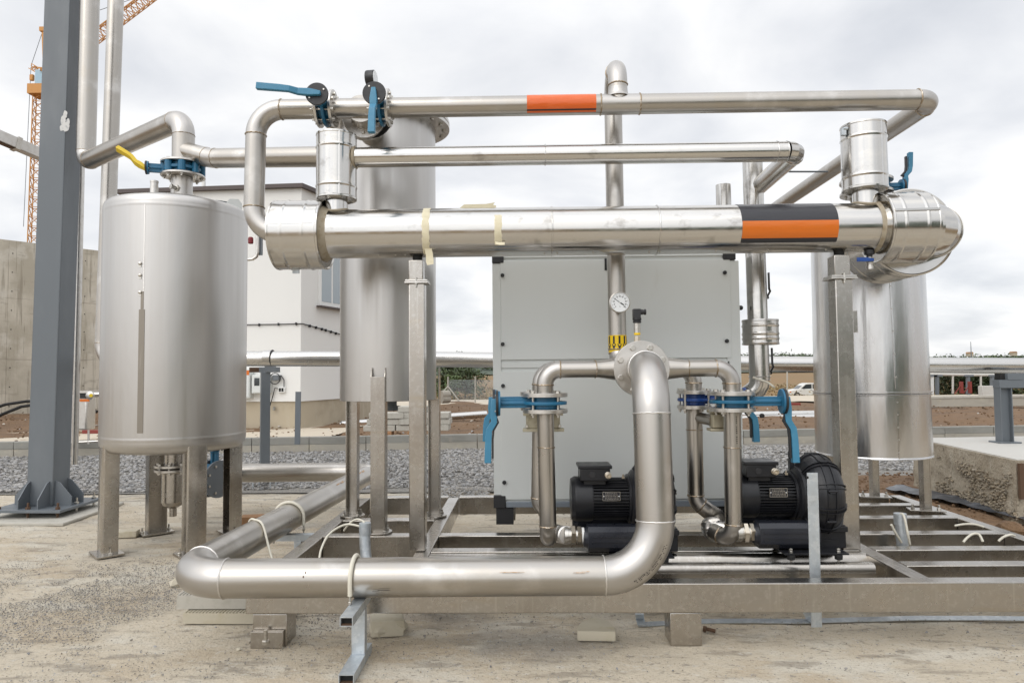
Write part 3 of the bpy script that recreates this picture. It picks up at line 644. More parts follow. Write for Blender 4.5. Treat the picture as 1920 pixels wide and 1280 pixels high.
beamy(XR, yr[1] + BW + .002, yr[-1] - .002)
MB().beam((XR + BW / 2, yr[1] + .1, (ZT + ZB) / 2), (4.55, yf + .11, (ZT + ZB) / 2), BW * .9, .158).build('beam', 'mill_plate', sk, bevel=.006)
for y in (yr[2], yr[3], yr[5]): beamx(XL + BW + .002, XI - .002, y)
for y in (yr[1], yr[2], yr[5]): beamx(XI + BW + .002, XJ - .002, y)
beamx(XJ + BW + .002, 4.5, yr[0]); beamx(XJ + BW + .002, XR + .3, yr[1])
for y in yr[2:]: beamx(XJ + BW + .002, XR - .002, y)
# rounded blower rail
b = MB(); xr0, xr1 = XI + BW + .003, A(1636, 1055, 4.5).x
b.prism([(0, 0), (.09, 0), (.09, .066), (.082, .080), (.066, .088), (.024, .088), (.008, .080), (0, .066), (0, .040), (.004, .037), (0, .034)], (xr0, 4.46, .268), (0, 1, 0), (0, 0, 1), (1, 0, 0), xr1 - xr0)
b.build('blower_rail', 'mill_plate', sk, smooth=50)
b = MB(); b.prism([(0, 0), (.09, 0), (.09, .066), (.066, .088), (.024, .088), (0, .066)], (xr0, 4.70, .268), (0, 1, 0), (0, 0, 1), (1, 0, 0), 3.0); b.build('blower_rail', 'mill_plate', sk, smooth=50)
# pedestals
for px0, px1, pl_ in ((474, 538, 1), (1257, 1316, 0)):
    p, q = A(px0, 1200, 4.08), A(px1, 1200, 4.08); c = (p + q) / 2; wd = q.x - p.x
    f = MB().box((c.x, 4.16, .094), (wd, .17, .188)).build('pedestal', 'mill_plate', sk, bevel=.004)
    if pl_:
        MB().box((c.x - .005, 4.055, .05), (wd * .94, .03, .098)).build('foot_plate', 'mill_plate', f, bevel=.003)
        MB().hexhead((c.x - .01, 4.038, .03), (0, 0, 1), .022, .022).lathe((c.x - .01, 4.038, .05), (0, 0, 1), [(.011, 0), (.011, .06)], 10).build('anchor_bolt', 'bolt_steel', f)
for x, y in ((-.8, 5.3), (2.35, 6.4), (-1.6, 6.9), (3.6, 6.9)):
    MB().box((x + .05, y + .05, .094), (.16, .14, .188)).build('pedestal', 'mill_plate', sk, bevel=.004)

# ------------------------------------------------------------------ the two posts under the long shell
YP = 4.87
zm = A(1130, 433, YP).z; RM = .172
def post(px0, px1, pyb, stub, plate, label, side=False):
    pb = G((px0 + px1) / 2, pyb, ZT); wd = (px1 - px0) * px_m(pb.y) * .93; x = pb.x; y = YP
    t = thing('support_post', label, 'post', (x, y, ZT), 'posts under the long shell')
    zs = A(px0, plate, YP).z; z2 = zm - RM - .03
    MB().box((x, y, (ZT + zs) / 2), (wd, wd, zs - ZT)).build('post_tube', 'mill_plate', t, bevel=.007)
    MB().box((x, y, zs + .006), (wd * 1.5, wd * 1.25, .012)).build('post_plate', 'machined_flange', t, bevel=.002)
    MB().box((x, y, zs + .020), (wd * 1.42, wd * 1.2, .012)).build('post_plate', 'machined_flange', t, bevel=.002)
    MB().box((x - .005, y, (zs + .026 + z2) / 2), (wd * .92, wd * .92, z2 - zs - .026)).build('post_head', 'mill_plate', t, bevel=.006)
    MB().hexhead((x, y - wd * .56, zs), (0, 0, -1), .012, .012).lathe((x, y - wd * .56, zs - .03), (0, 0, 1), [(.007, 0), (.007, .07)], 8).build('plate_bolt', 'bolt_steel', t)
    MB().lathe((x, y, z2), (0, 0, 1), [(.035, 0), (.035, .045)], 16).build('rubber_pad', 'rubber', t)
    if side: MB().box((x + wd / 2 + .022, y, A(1605, 603, YP).z), (.044, .05, A(1605, 583, YP).z - A(1605, 623, YP).z)).build('side_plate', 'mill_plate', t, bevel=.002)
    return t
post(764, 796, 1036, 487, 533, 'stainless square post standing under the taped end of the long shell')
post(1568, 1602, 1023, 476, 525, 'stainless square post with a side plate, standing behind the open black blower', True)

# ------------------------------------------------------------------ the long clad shell with its drums and necks
hx = thing('heat_exchanger', 'long bright aluminium clad horizontal shell with a big drum at either end', 'heat exchanger', A(1130, 480, YP))
xa, xb = A(604, 438, YP).x, A(1660, 424, YP).x
xs_ = [xa, A(1034, 433, YP).x, A(1230, 430, YP).x, xb]
ax = V((1, 0, 0)); cz = lambda x: V((x, YP, zm))
for i in range(3):
    MB().tube([cz(xs_[i]), cz(xs_[i + 1] + (.02 if i < 2 else 0))], RM + .0012 * (2 - i), 72).build('cladding_section', 'aluminium_cladding', hx)
    if i: 
        MB().tube([cz(xs_[i]) + V((0, math.cos(k * .0873), math.sin(k * .0873))) * (RM + .002) for k in range(72)], .0055, 8, closed=True).build('cladding_bead', 'aluminium_cladding', hx)
def drum(parent, c, axis, r, ln_, beads, label=None, m='aluminium_cladding', recess=.012, rin=None):
    """a clad drum from c along axis: rolled rims, swaged beads"""
    pr = [(rin or r * .55, recess), (r - .014, recess * .5), (r - .006, -.002), (r + .002, 0), (r + .003, .012), (r, .016)]
    for b_ in beads: pr += [(r, b_ - .012), (r + .0045, b_ - .003), (r + .0045, b_ + .003), (r, b_ + .012)]
    pr += [(r, ln_ - .016), (r + .003, ln_ - .012), (r + .002, ln_), (r - .006, ln_ + .002), (r - .014, ln_ - recess * .5), (rin or r * .55, ln_ - recess)]
    return MB().lathe(c, axis, pr, 80).build('clad_drum', m, parent, smooth=32)
x0 = A(521, 440, YP).x; RD = .247
ldz = zm - .005
d1 = drum(hx, (x0, YP, ldz), ax, RD, A(612, 440, YP).x - x0, [.10, .25])
MB().lathe((A(612, 440, YP).x - .012, YP, zm), ax, [(RM + .006, 0), (RM + .028, .004), (RM + .012, .03), (RM + .004, .05)], 60).build('sealant_bead', 'sealant', hx)
MB().box((x0 + .13, YP + .01, ldz - RD - .012), (.045, .02, .03)).build('latch', 'galvanised', d1)
MB().beam((x0 + .02, YP - RD * .985, ldz + .03), (x0 + .33, YP - RD * .985, ldz + .035), .004, .012).build('lock_seam', 'aluminium_cladding', d1)
x1 = A(1642, 425, YP).x; x1e = A(1728, 430, YP).x
d2 = drum(hx, (x1, YP, zm - .005), ax, RD, x1e - x1, [.085, .235])
MB().beam((x1 + .01, YP - RD * .99, zm + .07), (x1e - .01, YP - RD * .985, zm + .075), .004, .014).build('lock_seam', 'aluminium_cladding', d2)
MB().lathe((x1 - .035, YP, zm), ax, [(RM + .002, -.004), (RM + .006, .004), (RM + .014, .02), (RM + .004, .022)], 60).build('sealant_bead', 'sealant', hx)
# segmented bend from the right drum, away and back into the lagged cap behind
pc = V((x1e + .035, YP, zm - .01)); ps, rad = arc(pc + V((.16, 0, 0)), pc + V((-.10, 0, 0)), pc + V((.16, .26, 0)), 5)
MB().tube([V((x1e - .03, YP, zm - .01))] + ps + [ps[-1] + V((0, .25, 0))], .185, 56).build('clad_bend', 'aluminium_cladding', hx, smooth=12)
for q in (1, 3): MB().tube([ps[q] + (V((0, 0, 1)) * math.cos(k * .1309) + (ps[q] - ps[q - 1]).cross(V((0, 0, 1))).normalized() * math.sin(k * .1309)) * .187 for k in range(48)], .005, 6, closed=True).build('cladding_bead', 'aluminium_cladding', hx)
pq = A(1706, 436, 5.18)
d3 = drum(hx, pq + V((0, -.02, 0)), (0, 1, 0), .33, .46, [.1, .36])
# necks and standing drums
def neck_drum(pxc, pynt, pynb, pyt, pyb, r, rn, top):
    x = A(pxc, 300, YP).x; z0, z1 = zm + RM * .9, A(pxc, pynt, YP).z; zt_, zb_ = A(pxc, pyt, YP - r).z, A(pxc, pyb, YP - r).z
    MB().tube([V((x, YP, z0 - .03)), V((x, YP, zb_ + .05))], rn, 44).build('neck', 'aluminium_cladding', hx)
    MB().tube([V((x + math.cos(k * .1745) * (rn + .004), YP + math.sin(k * .1745) * (rn + .004), zm + math.sqrt(max(0, RM ** 2 - (math.sin(k * .1745) * (rn + .004)) ** 2)) + .004)) for k in range(36)], .009, 6, closed=True).build('sealant_bead', 'sealant', hx)
    d = drum(hx, V((x, YP, zb_)), (0, 0, 1), r, zt_ - zb_, [.09, zt_ - zb_ - .10], recess=.02)
    MB().beam((x + r * .38, YP - r * .927, zb_ + .01), (x + r * .38, YP - r * .927, zt_ - .01), .004, .01, (1, 0, 0)).build('lock_seam', 'aluminium_cladding', d)
    return x, zb_, zt_, d
xn, zb1, zt1, dn1 = neck_drum(631, 355, 392, 241, 365, .143, .079, 0)
xn2, zb2, zt2, dn2 = neck_drum(1620, 340, 378, 222, 347, .150, .085, 0)
MB().box((xn2 - .165, YP - .05, zt2 - .06), (.03, .03, .05)).lathe((xn2 - .17, YP - .06, zt2 - .04), (1, 0, 0), [(.012, 0), (.012, .03)], 10).build('latch', 'galvanised', dn2)
# coloured bands and tape: curved sheets on the shell
def wrap(name, m, parent, xL, xR, a0, a1, c, r, off=.0022, n=18, rag=0):
    """sheet wrapped on a tube along x; angles from straight up, towards the camera positive"""
    b = MB(); g = []
    for k in (0, 1):
        g.append([[b.bm.verts.new(V((x + (random.uniform(-rag, rag) if rag else 0), c.y - math.sin(a0 + (a1 - a0) * i / n) * (r + off - k * .0015), c.z + math.cos(a0 + (a1 - a0) * i / n) * (r + off - k * .0015)))) for i in range(n + 1)] for x in (xL, xR)])
    for k in (0, 1):
        for i in range(n): b.face((g[k][0][i], g[k][1][i], g[k][1][i + 1], g[k][0][i + 1]))
    for s_ in (0, 1):
        for i in range(n): b.face((g[0][s_][i], g[0][s_][i + 1], g[1][s_][i + 1], g[1][s_][i]))
    for i in (0, n): b.face((g[0][0][i], g[0][1][i], g[1][1][i], g[1][0][i]))
    return b.build(name, m, parent, smooth=60)
def ang(py, c, r, px):          # angle on the tube (seen from the camera) at which pixel row py lies
    best = None
    for i in range(-90, 200):
        a = R(i); p = V((A(px, py, c.y).x, c.y - math.sin(a) * r, c.z + math.cos(a) * r)); d = p - CAM; k = d.dot(fwd); y = 640 - F * d.dot(CU) / k
        nrm = V((0, -math.sin(a), math.cos(a)))
        if nrm.dot(d) > 0: continue
        if best is None or abs(y - py) < best[0]: best = (abs(y - py), a)
    return best[1]
cc = cz(0); f_ = YP - .17
xl, xr = A(1389, 420, f_ + .03).x, A(1569, 420, f_ + .03).x
aa = [ang(y, cc, RM, 1480) for y in (384, 413, 446, 452)]
bandt = wrap('marking_band', 'black_film', hx, xl, xr, aa[0] - .5, aa[1], cc, RM, .0026)
wrap('orange_stripe', 'orange_film', bandt, xl + .002, xr, aa[1], aa[2], cc, RM, .003)
wrap('black_edge', 'black_film', bandt, xl, xr, aa[2], aa[3] + .05, cc, RM, .0026)
xt = A(797, 430, f_).x
wrap('masking_tape', 'masking_tape', hx, xt - .022, xt + .026, ang(392, cc, RM, 797) - .2, ang(470, cc, RM, 797) + .25, cc, RM + .0014, .003, 26, .005)
MB().bar([V((xt + .012, YP - .115, zm - RM + .045)), V((xt + .02, YP - .105, zm - RM + .0)), V((xt + .024, YP - .11, zm - RM - .05)), V((xt + .028, YP - .112, zm - RM - .075))], [.05, .05, .055, .045], .002, (1, 0, .15)).build('tape_tail', 'masking_tape', hx)
xt = A(934, 430, f_).x
wrap('masking_tape', 'masking_tape', hx, xt - .024, xt + .024, ang(404, cc, RM, 934), ang(458, cc, RM, 934), cc, RM + .0014, .003, 22, .004)
q = A(937, 457, f_ + .02); MB().bar([q + V((-.03, -.01, .005)), q + V((0, -.022, -.004)), q + V((.035, -.015, -.002))], .02, .002, (0, .3, 1)).build('tape_tail', 'masking_tape', hx)
q0, q1 = A(860, 388, YP), A(932, 384, YP)
MB().prism([(0, 0), (.04, .03), (.20, .032), (.262, .042), (.25, .025), (.272, .02), (.27, .004), (.2, 0)], V((q0.x, YP - .01, zm + RM - .002)), (1, 0, 0), (0, -.3, 1), (0, 1, 0), .003).build('tape_flap', 'masking_tape', hx)
# drilled screws along the underside
sc = None
for px in (710, 742, 760, 812, 916, 1021, 1045, 1112, 1217, 1237, 1342, 1372, 1440, 1548, 1606):
    q = V((A(px, 475, YP - .05).x, YP - .055, zm - RM * .952))
    if sc is None:
        sc = MB().lathe(q, (0, -.32, -.95), [(.006, -.002), (.006, .006), (.003, .008)], 8).build('screw', 'bolt_steel', hx); off_ = sc.location + hx.location - q
    else: part_copy(sc, hx, q + off_)
# small drain cock with a blue handle
q = A(1630, 478, YP - .03); dv = thing('drain_valve', 'small steel drain cock with a dark blue handle under the shell', 'valve', A(1630, 508, YP - .03))
MB().lathe(V((q.x, q.y, zm - RM + .005)), (0, 0, -1), [(.034, 0), (.034, .03), (.02, .035), (.02, .05)], 20).build('socket', 'black_plastic', dv)
zq = zm - RM - .045
MB().lathe(V((q.x, q.y, zq)), (0, 0, -1), [(.018, 0), (.018, .01), (.024, .015), (.024, .045), (.019, .05), (.019, .06), (.024, .062), (.024, .085)], 8).build('body', 'machined_flange', dv)
MB().hexhead(V((q.x + .005, q.y - .025, zq - .025)), (0, -1, 0), .016, .016).build('stem_nut', 'bolt_steel', dv)
MB().bar([V((q.x + .01, q.y - .04, zq - .025)), V((q.x - .04, q.y - .042, zq - .022)), V((q.x - .11, q.y - .042, zq - .022))], [.022, .03, .03], .012, (0, 0, 1)).build('handle', 'deep_blue', dv, bevel=.004)

# ------------------------------------------------------------------ upper pipes
RT = .0715
zt_ = A(1150, 196, YP).z
T0, T1, T2 = V((A(545, 438, YP).x, YP, zm + .01)), V((A(475, 440, YP).x, YP, zm + .01)), V((A(481, 212, YP).x, YP, zt_))
T3 = V((A(1752, 190, YP).x, YP, zt_)); T4 = V((T3.x + .04, 8.9, zt_ - .02))
upper = pipe('upper_pipe', 'topmost stainless pipe with the red orange band, bent down at its left end', 'pipe', [T0, T1, T2, T3, T4], RT, [.19, .19, .125], n=40)
xl, xr = A(988, 195, YP - .06).x, A(1118, 195, YP - .06).x; ct_ = V((0, YP, zt_))
aa = [ang(y, ct_, RT, 1050) for y in (181, 204, 206.5, 209)]
bn = wrap('marking_band', 'red_orange_film', upper, xl, xr, aa[0] - .6, aa[1], ct_, RT, .0022)
wrap('black_edge', 'black_film', bn, xl, xr, aa[1], aa[2] + .03, ct_, RT, .0024); wrap('red_edge', 'red_orange_film', bn, xl, xr, aa[2] + .03, aa[3] + .12, ct_, RT, .0022)
# riser from the tee: up, over and down behind everything
xr_ = A(1159, 190, YP).x; YR = 5.22; za = A(1157, 131, 5.0).z
tee = [V((xr_, YP, zt_)), V((xr_, YP, za)), V((A(1151, 300, YR).x, YR, za)), V((A(1158, 640, YR).x, YR, 1.66)), A(1203, 690, 4.80)]
riser = pipe('riser_pipe', 'tall vertical stainless pipe looping over the topmost pipe, with gauge and yellow arrow band', 'pipe', tee, .068, [.172, .172, .12], n=36)
for px in (1126, 1199): 
    p_ = V((A(px, 196, YP).x, YP, zt_)); weld(p_, ax, RT + .001, riser, th=.006)
MB().tube([V((A(1126, 196, YP).x, YP, zt_)), V((A(1199, 196, YP).x, YP, zt_))], RT + .0014, 40).build('tee', 'stainless_elbow', riser)
MB().lathe(V((xr_, YP, zt_ + .03)), (0, 0, 1), [(.082, .02), (.073, .04), (.069, .065), (.068, .085)], 36).build('tee_collar', 'stainless_elbow', riser)
rx = lambda z: V((tee[2].x + (tee[3].x - tee[2].x) * (za - z) / (za - 1.66), YR, z))
# arrow band
zA, zB = A(1157, 628, YR - .06).z, A(1157, 660, YR - .06).z
ab = MB().tube([rx(zB), rx(zA)], .0695, 40).build('arrow_band', 'sign_yellow', riser)
for k in range(-3, 4):
    b = MB(); rr = .0708; c0 = rx((zA + zB) / 2); hh = (zA - zB); a0 = k * .62 + .08
    def cyp(da, z, o=0): return V((c0.x + math.sin(a0 + da) * (rr - o), YR - math.cos(a0 + da) * (rr - o), z))
    for poly in ([(-.10, zA - .006), (.10, zA - .006), (.10, zB + hh * .48), (-.10, zB + hh * .48)], [(-.24, zB + hh * .48), (.24, zB + hh * .48), (0, zB + hh * .10)]):
        f0 = [b.bm.verts.new(cyp(a, z)) for a, z in poly]; f1 = [b.bm.verts.new(cyp(a, z, .0016)) for a, z in poly]; b.bridge(f0, f1); b.face(f0); b.face(list(reversed(f1)))
    b.build('arrow', 'sign_black', ab)
MB().tube([rx(zB - .016), rx(zB - .002)], .0700, 40).build('band_edge', 'weld_bead', riser)
# dial thermometer
gq = A(1162, 567, YR - .16); ga_ = V((0, -1, .0)); gt = thing('dial_gauge', 'round white dial thermometer with steel rim and black pointer on the riser', 'gauge', gq - V((0, 0, .08)))
MB().lathe(gq, ga_, [(.070, -.035), (.076, -.03), (.078, .0), (.078, .012), (.073, .014), (.071, .006), (.01, .006)], 56).build('case', 'bolt_steel', gt)
MB().tube([gq + V((-.005, .03, 0)), V((gq.x - .012, YR - .06, gq.z))], .014, 12).build('stem', 'bolt_steel', gt)
MB().disc(gq - V((0, .0075, 0)), ga_, .0705, .0015, 56).build('dial', 'dial_white', gt)
gu = lambda a, r, o=.0095: gq + V((math.sin(a) * r, -o, math.cos(a) * r))
b = MB()
for i in range(51):
    a = R(-135 + 270 * i / 50); b.beam(gu(a, .064), gu(a, .054 if i % 5 == 0 else .060), .0008, .0016 if i % 5 == 0 else .0008, (math.cos(a), 0, -math.sin(a)))
b.build('dial_marks', 'sign_black', gt)
SEG = {'0': 'abcdef', '1': 'bc', '2': 'abged', '3': 'abgcd', '4': 'fgbc', '5': 'afgcd', '6': 'afgedc', '7': 'abc', '8': 'abcdefg', '9': 'abcdfg', 'C': 'afed', 'o': 'abgf'}
SG = {'a': ((0, 2), (1, 2)), 'b': ((1, 2), (1, 1)), 'c': ((1, 1), (1, 0)), 'd': ((0, 0), (1, 0)), 'e': ((0, 0), (0, 1)), 'f': ((0, 1), (0, 2)), 'g': ((0, 1), (1, 1))}
def digits(b, s_, c, h, th):
    w_ = h * .5; tot = len(s_) * w_ * 1.45 - w_ * .45
    for i, ch in enumerate(s_):
        o_ = c + V((-tot / 2 + i * w_ * 1.45, 0, -h / 2))
        for k in SEG[ch]:
            (x0_, y0_), (x1_, y1_) = SG[k]; b.beam(o_ + V((x0_ * w_, 0, y0_ * h / 2)), o_ + V((x1_ * w_ + 1e-4, 0, y1_ * h / 2 + 1e-5)), .0006, th, (0, 0, 1) if y0_ == y1_ else (1, 0, 0))
b = MB()
for i in range(11): digits(b, str(i * 10), gu(R(-135 + 27 * i), .045), .0085, .0016)
digits(b, 'oC', gq + V((0, -.0095, -.032)), .0065, .0011); b.build('dial_numbers', 'sign_black', gt)
a = R(-55); MB().prism([(-.0012, .05), (.0012, .05), (.0022, 0), (.004, -.012), (.004, -.035), (-.004, -.035), (-.004, -.012), (-.0022, 0)], gq + V((0, -.011, 0)), (math.cos(a), 0, -math.sin(a)), (math.sin(a), 0, math.cos(a)), (0, -1, 0), .001).build('pointer', 'sign_black', gt)
MB().disc(gq + V((0, -.012, 0)), ga_, .005, .004, 16).build('pointer_hub', 'white_plastic', gt)
# valves on the upper pipe
V2c = V((A(612, 212, YP).x, YP, zt_)); V3c = V((A(716, 210, YP).x, YP, zt_))
butterfly('butterfly_valve', 'blue valve on the topmost pipe with its lever pointing sideways, nearest the pipe bend', V2c, ax, (.03, -1, .02), .134, RT, .085, .235, (-1, -.02, .09), (.03, -1, .02), .40, hubr=.076, lw=.046, lt=.034, ft=.02, trig=False, lugs=False, br=.014)
butterfly('butterfly_valve', 'blue valve on the topmost pipe with its lever hanging straight down over the tank', V3c, ax, (.0, -1, .02), .134, RT, .08, .235, (.0, -.1, -1), (.0, -1, .02), .31, hubr=.078, lw=.048, lt=.034, ft=.02, trig=False, lugs=False, br=.014)
p_ = A(697, 148, YP - .02); t = thing('pressure_gauge', 'black round pressure gauge seen edge on above the topmost pipe', 'gauge', p_ - V((0, 0, .2)))
MB().lathe(p_ - V((.038, 0, 0)), (1, -.12, 0), [(.04, 0), (.056, .004), (.058, .012), (.058, .062), (.054, .066), (.05, .066)], 36).build('case', 'black_plastic', t); MB().disc(p_ + V((.027, -.008, 0)), (1, -.12, 0), .052, .003, 36).build('dial', 'dial_white', t)
MB().tube([p_ - V((0, 0, .05)), V((p_.x, YP, zt_ + .05))], .012, 12).build('stem', 'bolt_steel', t)
# branch to the middle tank, with its own flanges
T2X = A(728, 700, 5.78)
q0, q1 = V((A(676, 222, YP).x, YP, zt_)), V((A(700, 270, 5.5).x, 5.62, zt_ + .0))
br = pipe('branch_pipe', 'short dull branch with gasketed flange from the topmost pipe back to the middle tank', 'pipe', [q0, q1], .10, .1, n=36, welds=False)
for yy, n_ in ((5.02, 0), (5.065, 1)): MB().disc(V((q0.x + (q1.x - q0.x) * (yy - YP) / .75, yy, zt_)), (0, 1, 0), .165, .03, 48, hole=.098).build('flange', 'machined_flange', br)
MB().disc(V((q0.x + .04, 5.05, zt_)), (0, 1, 0), .155, .015, 48, hole=.098).build('gasket', 'rubber', br)
bolt_ring(br, V((q0.x + .035, 5.02, zt_)), (0, -1, 0), .135, 8, .014, .016, .08, .39)
# middle pipe
zq_ = A(1000, 291, YP).z; xm1 = A(1490, 285, YP).x; xw = A(1413, 340, 5.74).x
mid = pipe('middle_pipe', 'aluminium clad pipe between the topmost pipe and the long shell, turning back at its end', 'pipe', [V((xn, YP, zq_)), V((xm1 + .02, YP, zq_)), V((xw + .05, 5.74, zq_ - .01))], .0715, .085, 'aluminium_cladding', 'aluminium_cladding', 'aluminium_cladding', seg=3, n=48, heat=0, wth=.0045)
weld(V((A(1022, 291, YP).x, YP, zq_)), ax, .0715, mid, 'aluminium_cladding', .0045, 'cladding_bead'); weld(V((A(1455, 287, YP).x, YP, zq_)), ax, .0715, mid, 'aluminium_cladding', .0045, 'cladding_bead')
weld(V((xn + .134, YP, zq_)), ax, .076, mid, 'sealant', .011, 'sealant_bead')
MB().tube([A(1478, 322, 5.2), A(1552, 322, 5.25)], .007, 8).build('stay_rod', 'grey_paint', mid)
# standing clad pipe right of the cabinet
ztop = A(1410, 304, 5.76).z; zbt = A(1427, 727, 5.76).z
W = [V((A(1411, 310, 5.76).x, 5.76, ztop)), V((A(1424, 700, 5.76).x, 5.76, zbt)), V((A(1424, 700, 5.76).x - .5, 5.95, zbt - .35))]
std = pipe('standing_pipe', 'upright aluminium clad pipe beside the cabinet with a wider drum round it', 'pipe', W, .082, .12, 'aluminium_cladding', 'aluminium_cladding', 'aluminium_cladding', seg=3, n=44, heat=0, wth=.0045)
zc0, zc1 = A(1425, 645, 5.66).z, A(1425, 598, 5.66).z; xc = A(1425.5, 620, 5.76).x
drum(std, V((xc, 5.76, zc0)), (0, 0, 1), .146, zc1 - zc0, [.05, .09, (zc1 - zc0) - .05], recess=.01)
weld(V((A(1424, 700, 5.76).x, 5.76, A(1424, 706, 5.7).z)), (0, 0, 1), .083, std, 'aluminium_cladding', .006, 'cladding_bead')
MB().tube([A(1412, 707, 5.67), A(1440, 717, 5.6), A(1452, 726, 5.55)], .009, 8).build('tie_wire', 'cream_cable', std)
for k, (xx, yy, l_) in enumerate(((1440, 535, 'black lever handle on the upright clad pipe above its drum'), (1446, 676, 'black lever handle on the upright clad pipe below its drum'))):
    t = thing('cock_handle', l_, 'handle', A(xx, yy + 25, 5.76), 'black lever handles on the upright pipe')
    MB().bar([A(xx + 1, yy - 24, 5.76), A(xx + 2, yy + 6, 5.74), A(xx + 4, yy + 11, 5.74), A(xx - 1, yy + 20, 5.76), A(xx, yy + 25, 5.78)], [.02, .022, .022, .026, .03], .014, (0, 1, 0)).build('grip', 'black_plastic', t, bevel=.003)
    MB().tube([A(xx, yy + 22, 5.78), A(xx - 12, yy + 22, 5.78)], .018, 10).build('spindle', 'bolt_steel', t)
# plain stub pipe on the cabinet
t = thing('flue_stub', 'short plain pipe end standing above the long shell, left of the black and orange band', 'pipe', A(1359, 480, 6.1)); MB().lathe(A(1359, 480, 6.1), (0, 0, 1), [(.066, 0), (.066, A(1359, 347, 6.1).z - A(1359, 480, 6.1).z), (.060, A(1359, 347, 6.1).z - A(1359, 480, 6.1).z), (.060, .3)], 32, cap=False).build('stub', 'aluminium_cladding', t)
# valve behind the right drum
v7 = A(1624, 352, 5.32)
butterfly('butterfly_valve', 'dark blue valve with upright lever behind the clad drum at the right', v7, (0, 0, 1), (1, -.08, .0), .19, .08, .075, .255, (.04, 0, 1), (1, 0, 0), .265, col='deep_blue' if False else 'blue_paint', hubr=.055, ft=.02, lw=.04, lt=.03)
MB_ = pipe('valve_pipe', 'short vertical pipe under the valve behind the end drum', 'pipe', [v7 - V((0, 0, .5)), v7 - V((0, 0, .04))], .08, .1, n=28, welds=False)

# ------------------------------------------------------------------ cabinet
YC = 5.62
cxl, cxr = A(925, 700, YC).x, A(1386, 700, YC).x; czt, czb = A(1150, 474, YC).z, A(1150, 951, YC).z
cab = thing('machine_cabinet', 'large pale grey sheet metal cabinet with black corner caps behind the pipes', 'cabinet', ((cxl + cxr) / 2, YC + .5, ZT))
MB().box(((cxl + cxr) / 2, YC + .55, (czt + czb) / 2), (cxr - cxl - .01, 1.06, czt - czb - .01)).build('housing', 'cabinet_grey', cab, bevel=.01)
def cpl(x, y): q = A(x, y, YC); return q.x, q.z
def panel(name, x0, y0, x1, y1, m='cabinet_grey', th=.02, out=.006, parent=None):
    a = cpl(x0, y1); b = cpl(x1, y0)
    return MB().box(((a[0] + b[0]) / 2, YC + th / 2 - out + .012, (a[1] + b[1]) / 2), (b[0] - a[0], th, b[1] - a[1])).build(name, m, parent or cab, bevel=.004)
px_ = lambda x, y: x
panel('corner_profile', 926, 494, 938.2, 928); panel('corner_profile', 1370.3, 488, 1385.5, 936)
panel('top_rail', 944, 475.5, 1356, 483.5)
up = panel('door_panel', 939.6, 486, 1139, 674.6, out=.012); up2 = panel('door_panel', 1140.2, 485, 1368.6, 672.4, out=.012)
panel('middle_rail', 940, 676, 1369, 690)
lo = panel('door_panel', 940.2, 692, 1369, 936.4, out=.012)
panel('base_rail', 949, 938.4, 1362, 951, 'cabinet_rail', .03, .012)
for x0, y0, x1, y1 in ((922.5, 475, 944, 493), (1356, 471, 1379, 487), (925.5, 929, 948, 952), (1362, 933, 1386, 950)): panel('corner_cap', x0, y0, x1, y1, 'black_plastic', .05, .018)
for x, y, pr in ((942, 516, up), (942.5, 645, up), (1359, 511, up2), (1363, 639, up2), (943, 723, lo), (945.5, 904, lo)):
    q = A(x, y, YC - .012); MB().lathe(q + V((0, .006, 0)), (0, -1, 0), [(.016, 0), (.016, .012), (.011, .018)], 18).build('knob', 'black_plastic', pr)
panel('hinge', 1133.6, 484.5, 1137.6, 507, 'black_plastic', .03, .02)
for x in (930, 1330):
    a = A(x, 952, YC); b = A(x + 33, 990, YC)
    MB().box(((a.x + b.x) / 2, YC + .07, (czb + ZT) / 2), (b.x - a.x, .10, czb - ZT)).build('foot', 'black_plastic', cab, bevel=.003)
    MB().box(((a.x + b.x) / 2 + .06, YC + .6, (czb + ZT) / 2), (.05, .9, czb - ZT - .01)).build('foot_bar', 'mill_plate', cab, bevel=.003)
q = A(1388, 577, YC + .1); MB().lathe(q - V((.02, 0, 0)), (1, 0, 0), [(.02, 0), (.02, .03), (.012, .04)], 14).build('side_latch', 'black_plastic', cab)

# ------------------------------------------------------------------ manifold with the big round flange
Cm = A(1205, 690, 4.80); yfl = 4.60
man = thing('manifold', 'stainless pipe cross with a big bolted round flange and heat tinted arms', 'pipe fitting', Cm - V((0, 0, .2)))
fc = A(1203.5, 691, yfl)
MB().tube([V((fc.x, yfl + .02, fc.z)), V((fc.x, Cm.y + .05, fc.z))], .105, 40).build('branch', 'stainless_elbow', man)
MB().disc(V((fc.x, yfl + .03, fc.z)), (0, -1, 0), .188, .026, 64).build('flange', 'machined_flange', man)
MB().disc(V((fc.x, yfl + .034, fc.z)), (0, 1, 0), .188, .026, 64).build('flange', 'machined_flange', man)
bolt_ring(man, V((fc.x, yfl + .004, fc.z)), (0, -1, 0), .152, 8, .0215, .016, .058, .3927)
Ys = 4.66
jl, jr = A(1117, 692, Ys + .0), A(1290, 692, Ys + .0); jl.z = jr.z = fc.z
for p, sg in ((jl, -1), (jr, 1)):
    base = V((fc.x + sg * .05, Ys + .04, fc.z)); k = [base.lerp(p, i / 14) for i in range(15)]
    rr = [.078 if i < 6 else .078 - .0198 * min(1, (i - 6) / 7) for i in range(15)]; k[-1] = p + (p - base).normalized() * .006; weld(p + (p - base).normalized() * .006, p - base, .0582, man)
    MB().tube(k, rr, 36, cap=True).build('reducer', 'stainless_pipe', man, heat=[(p, (p - base).normalized(), .05, .2), (base.lerp(p, .45), (p - base).normalized(), .03, .2)])
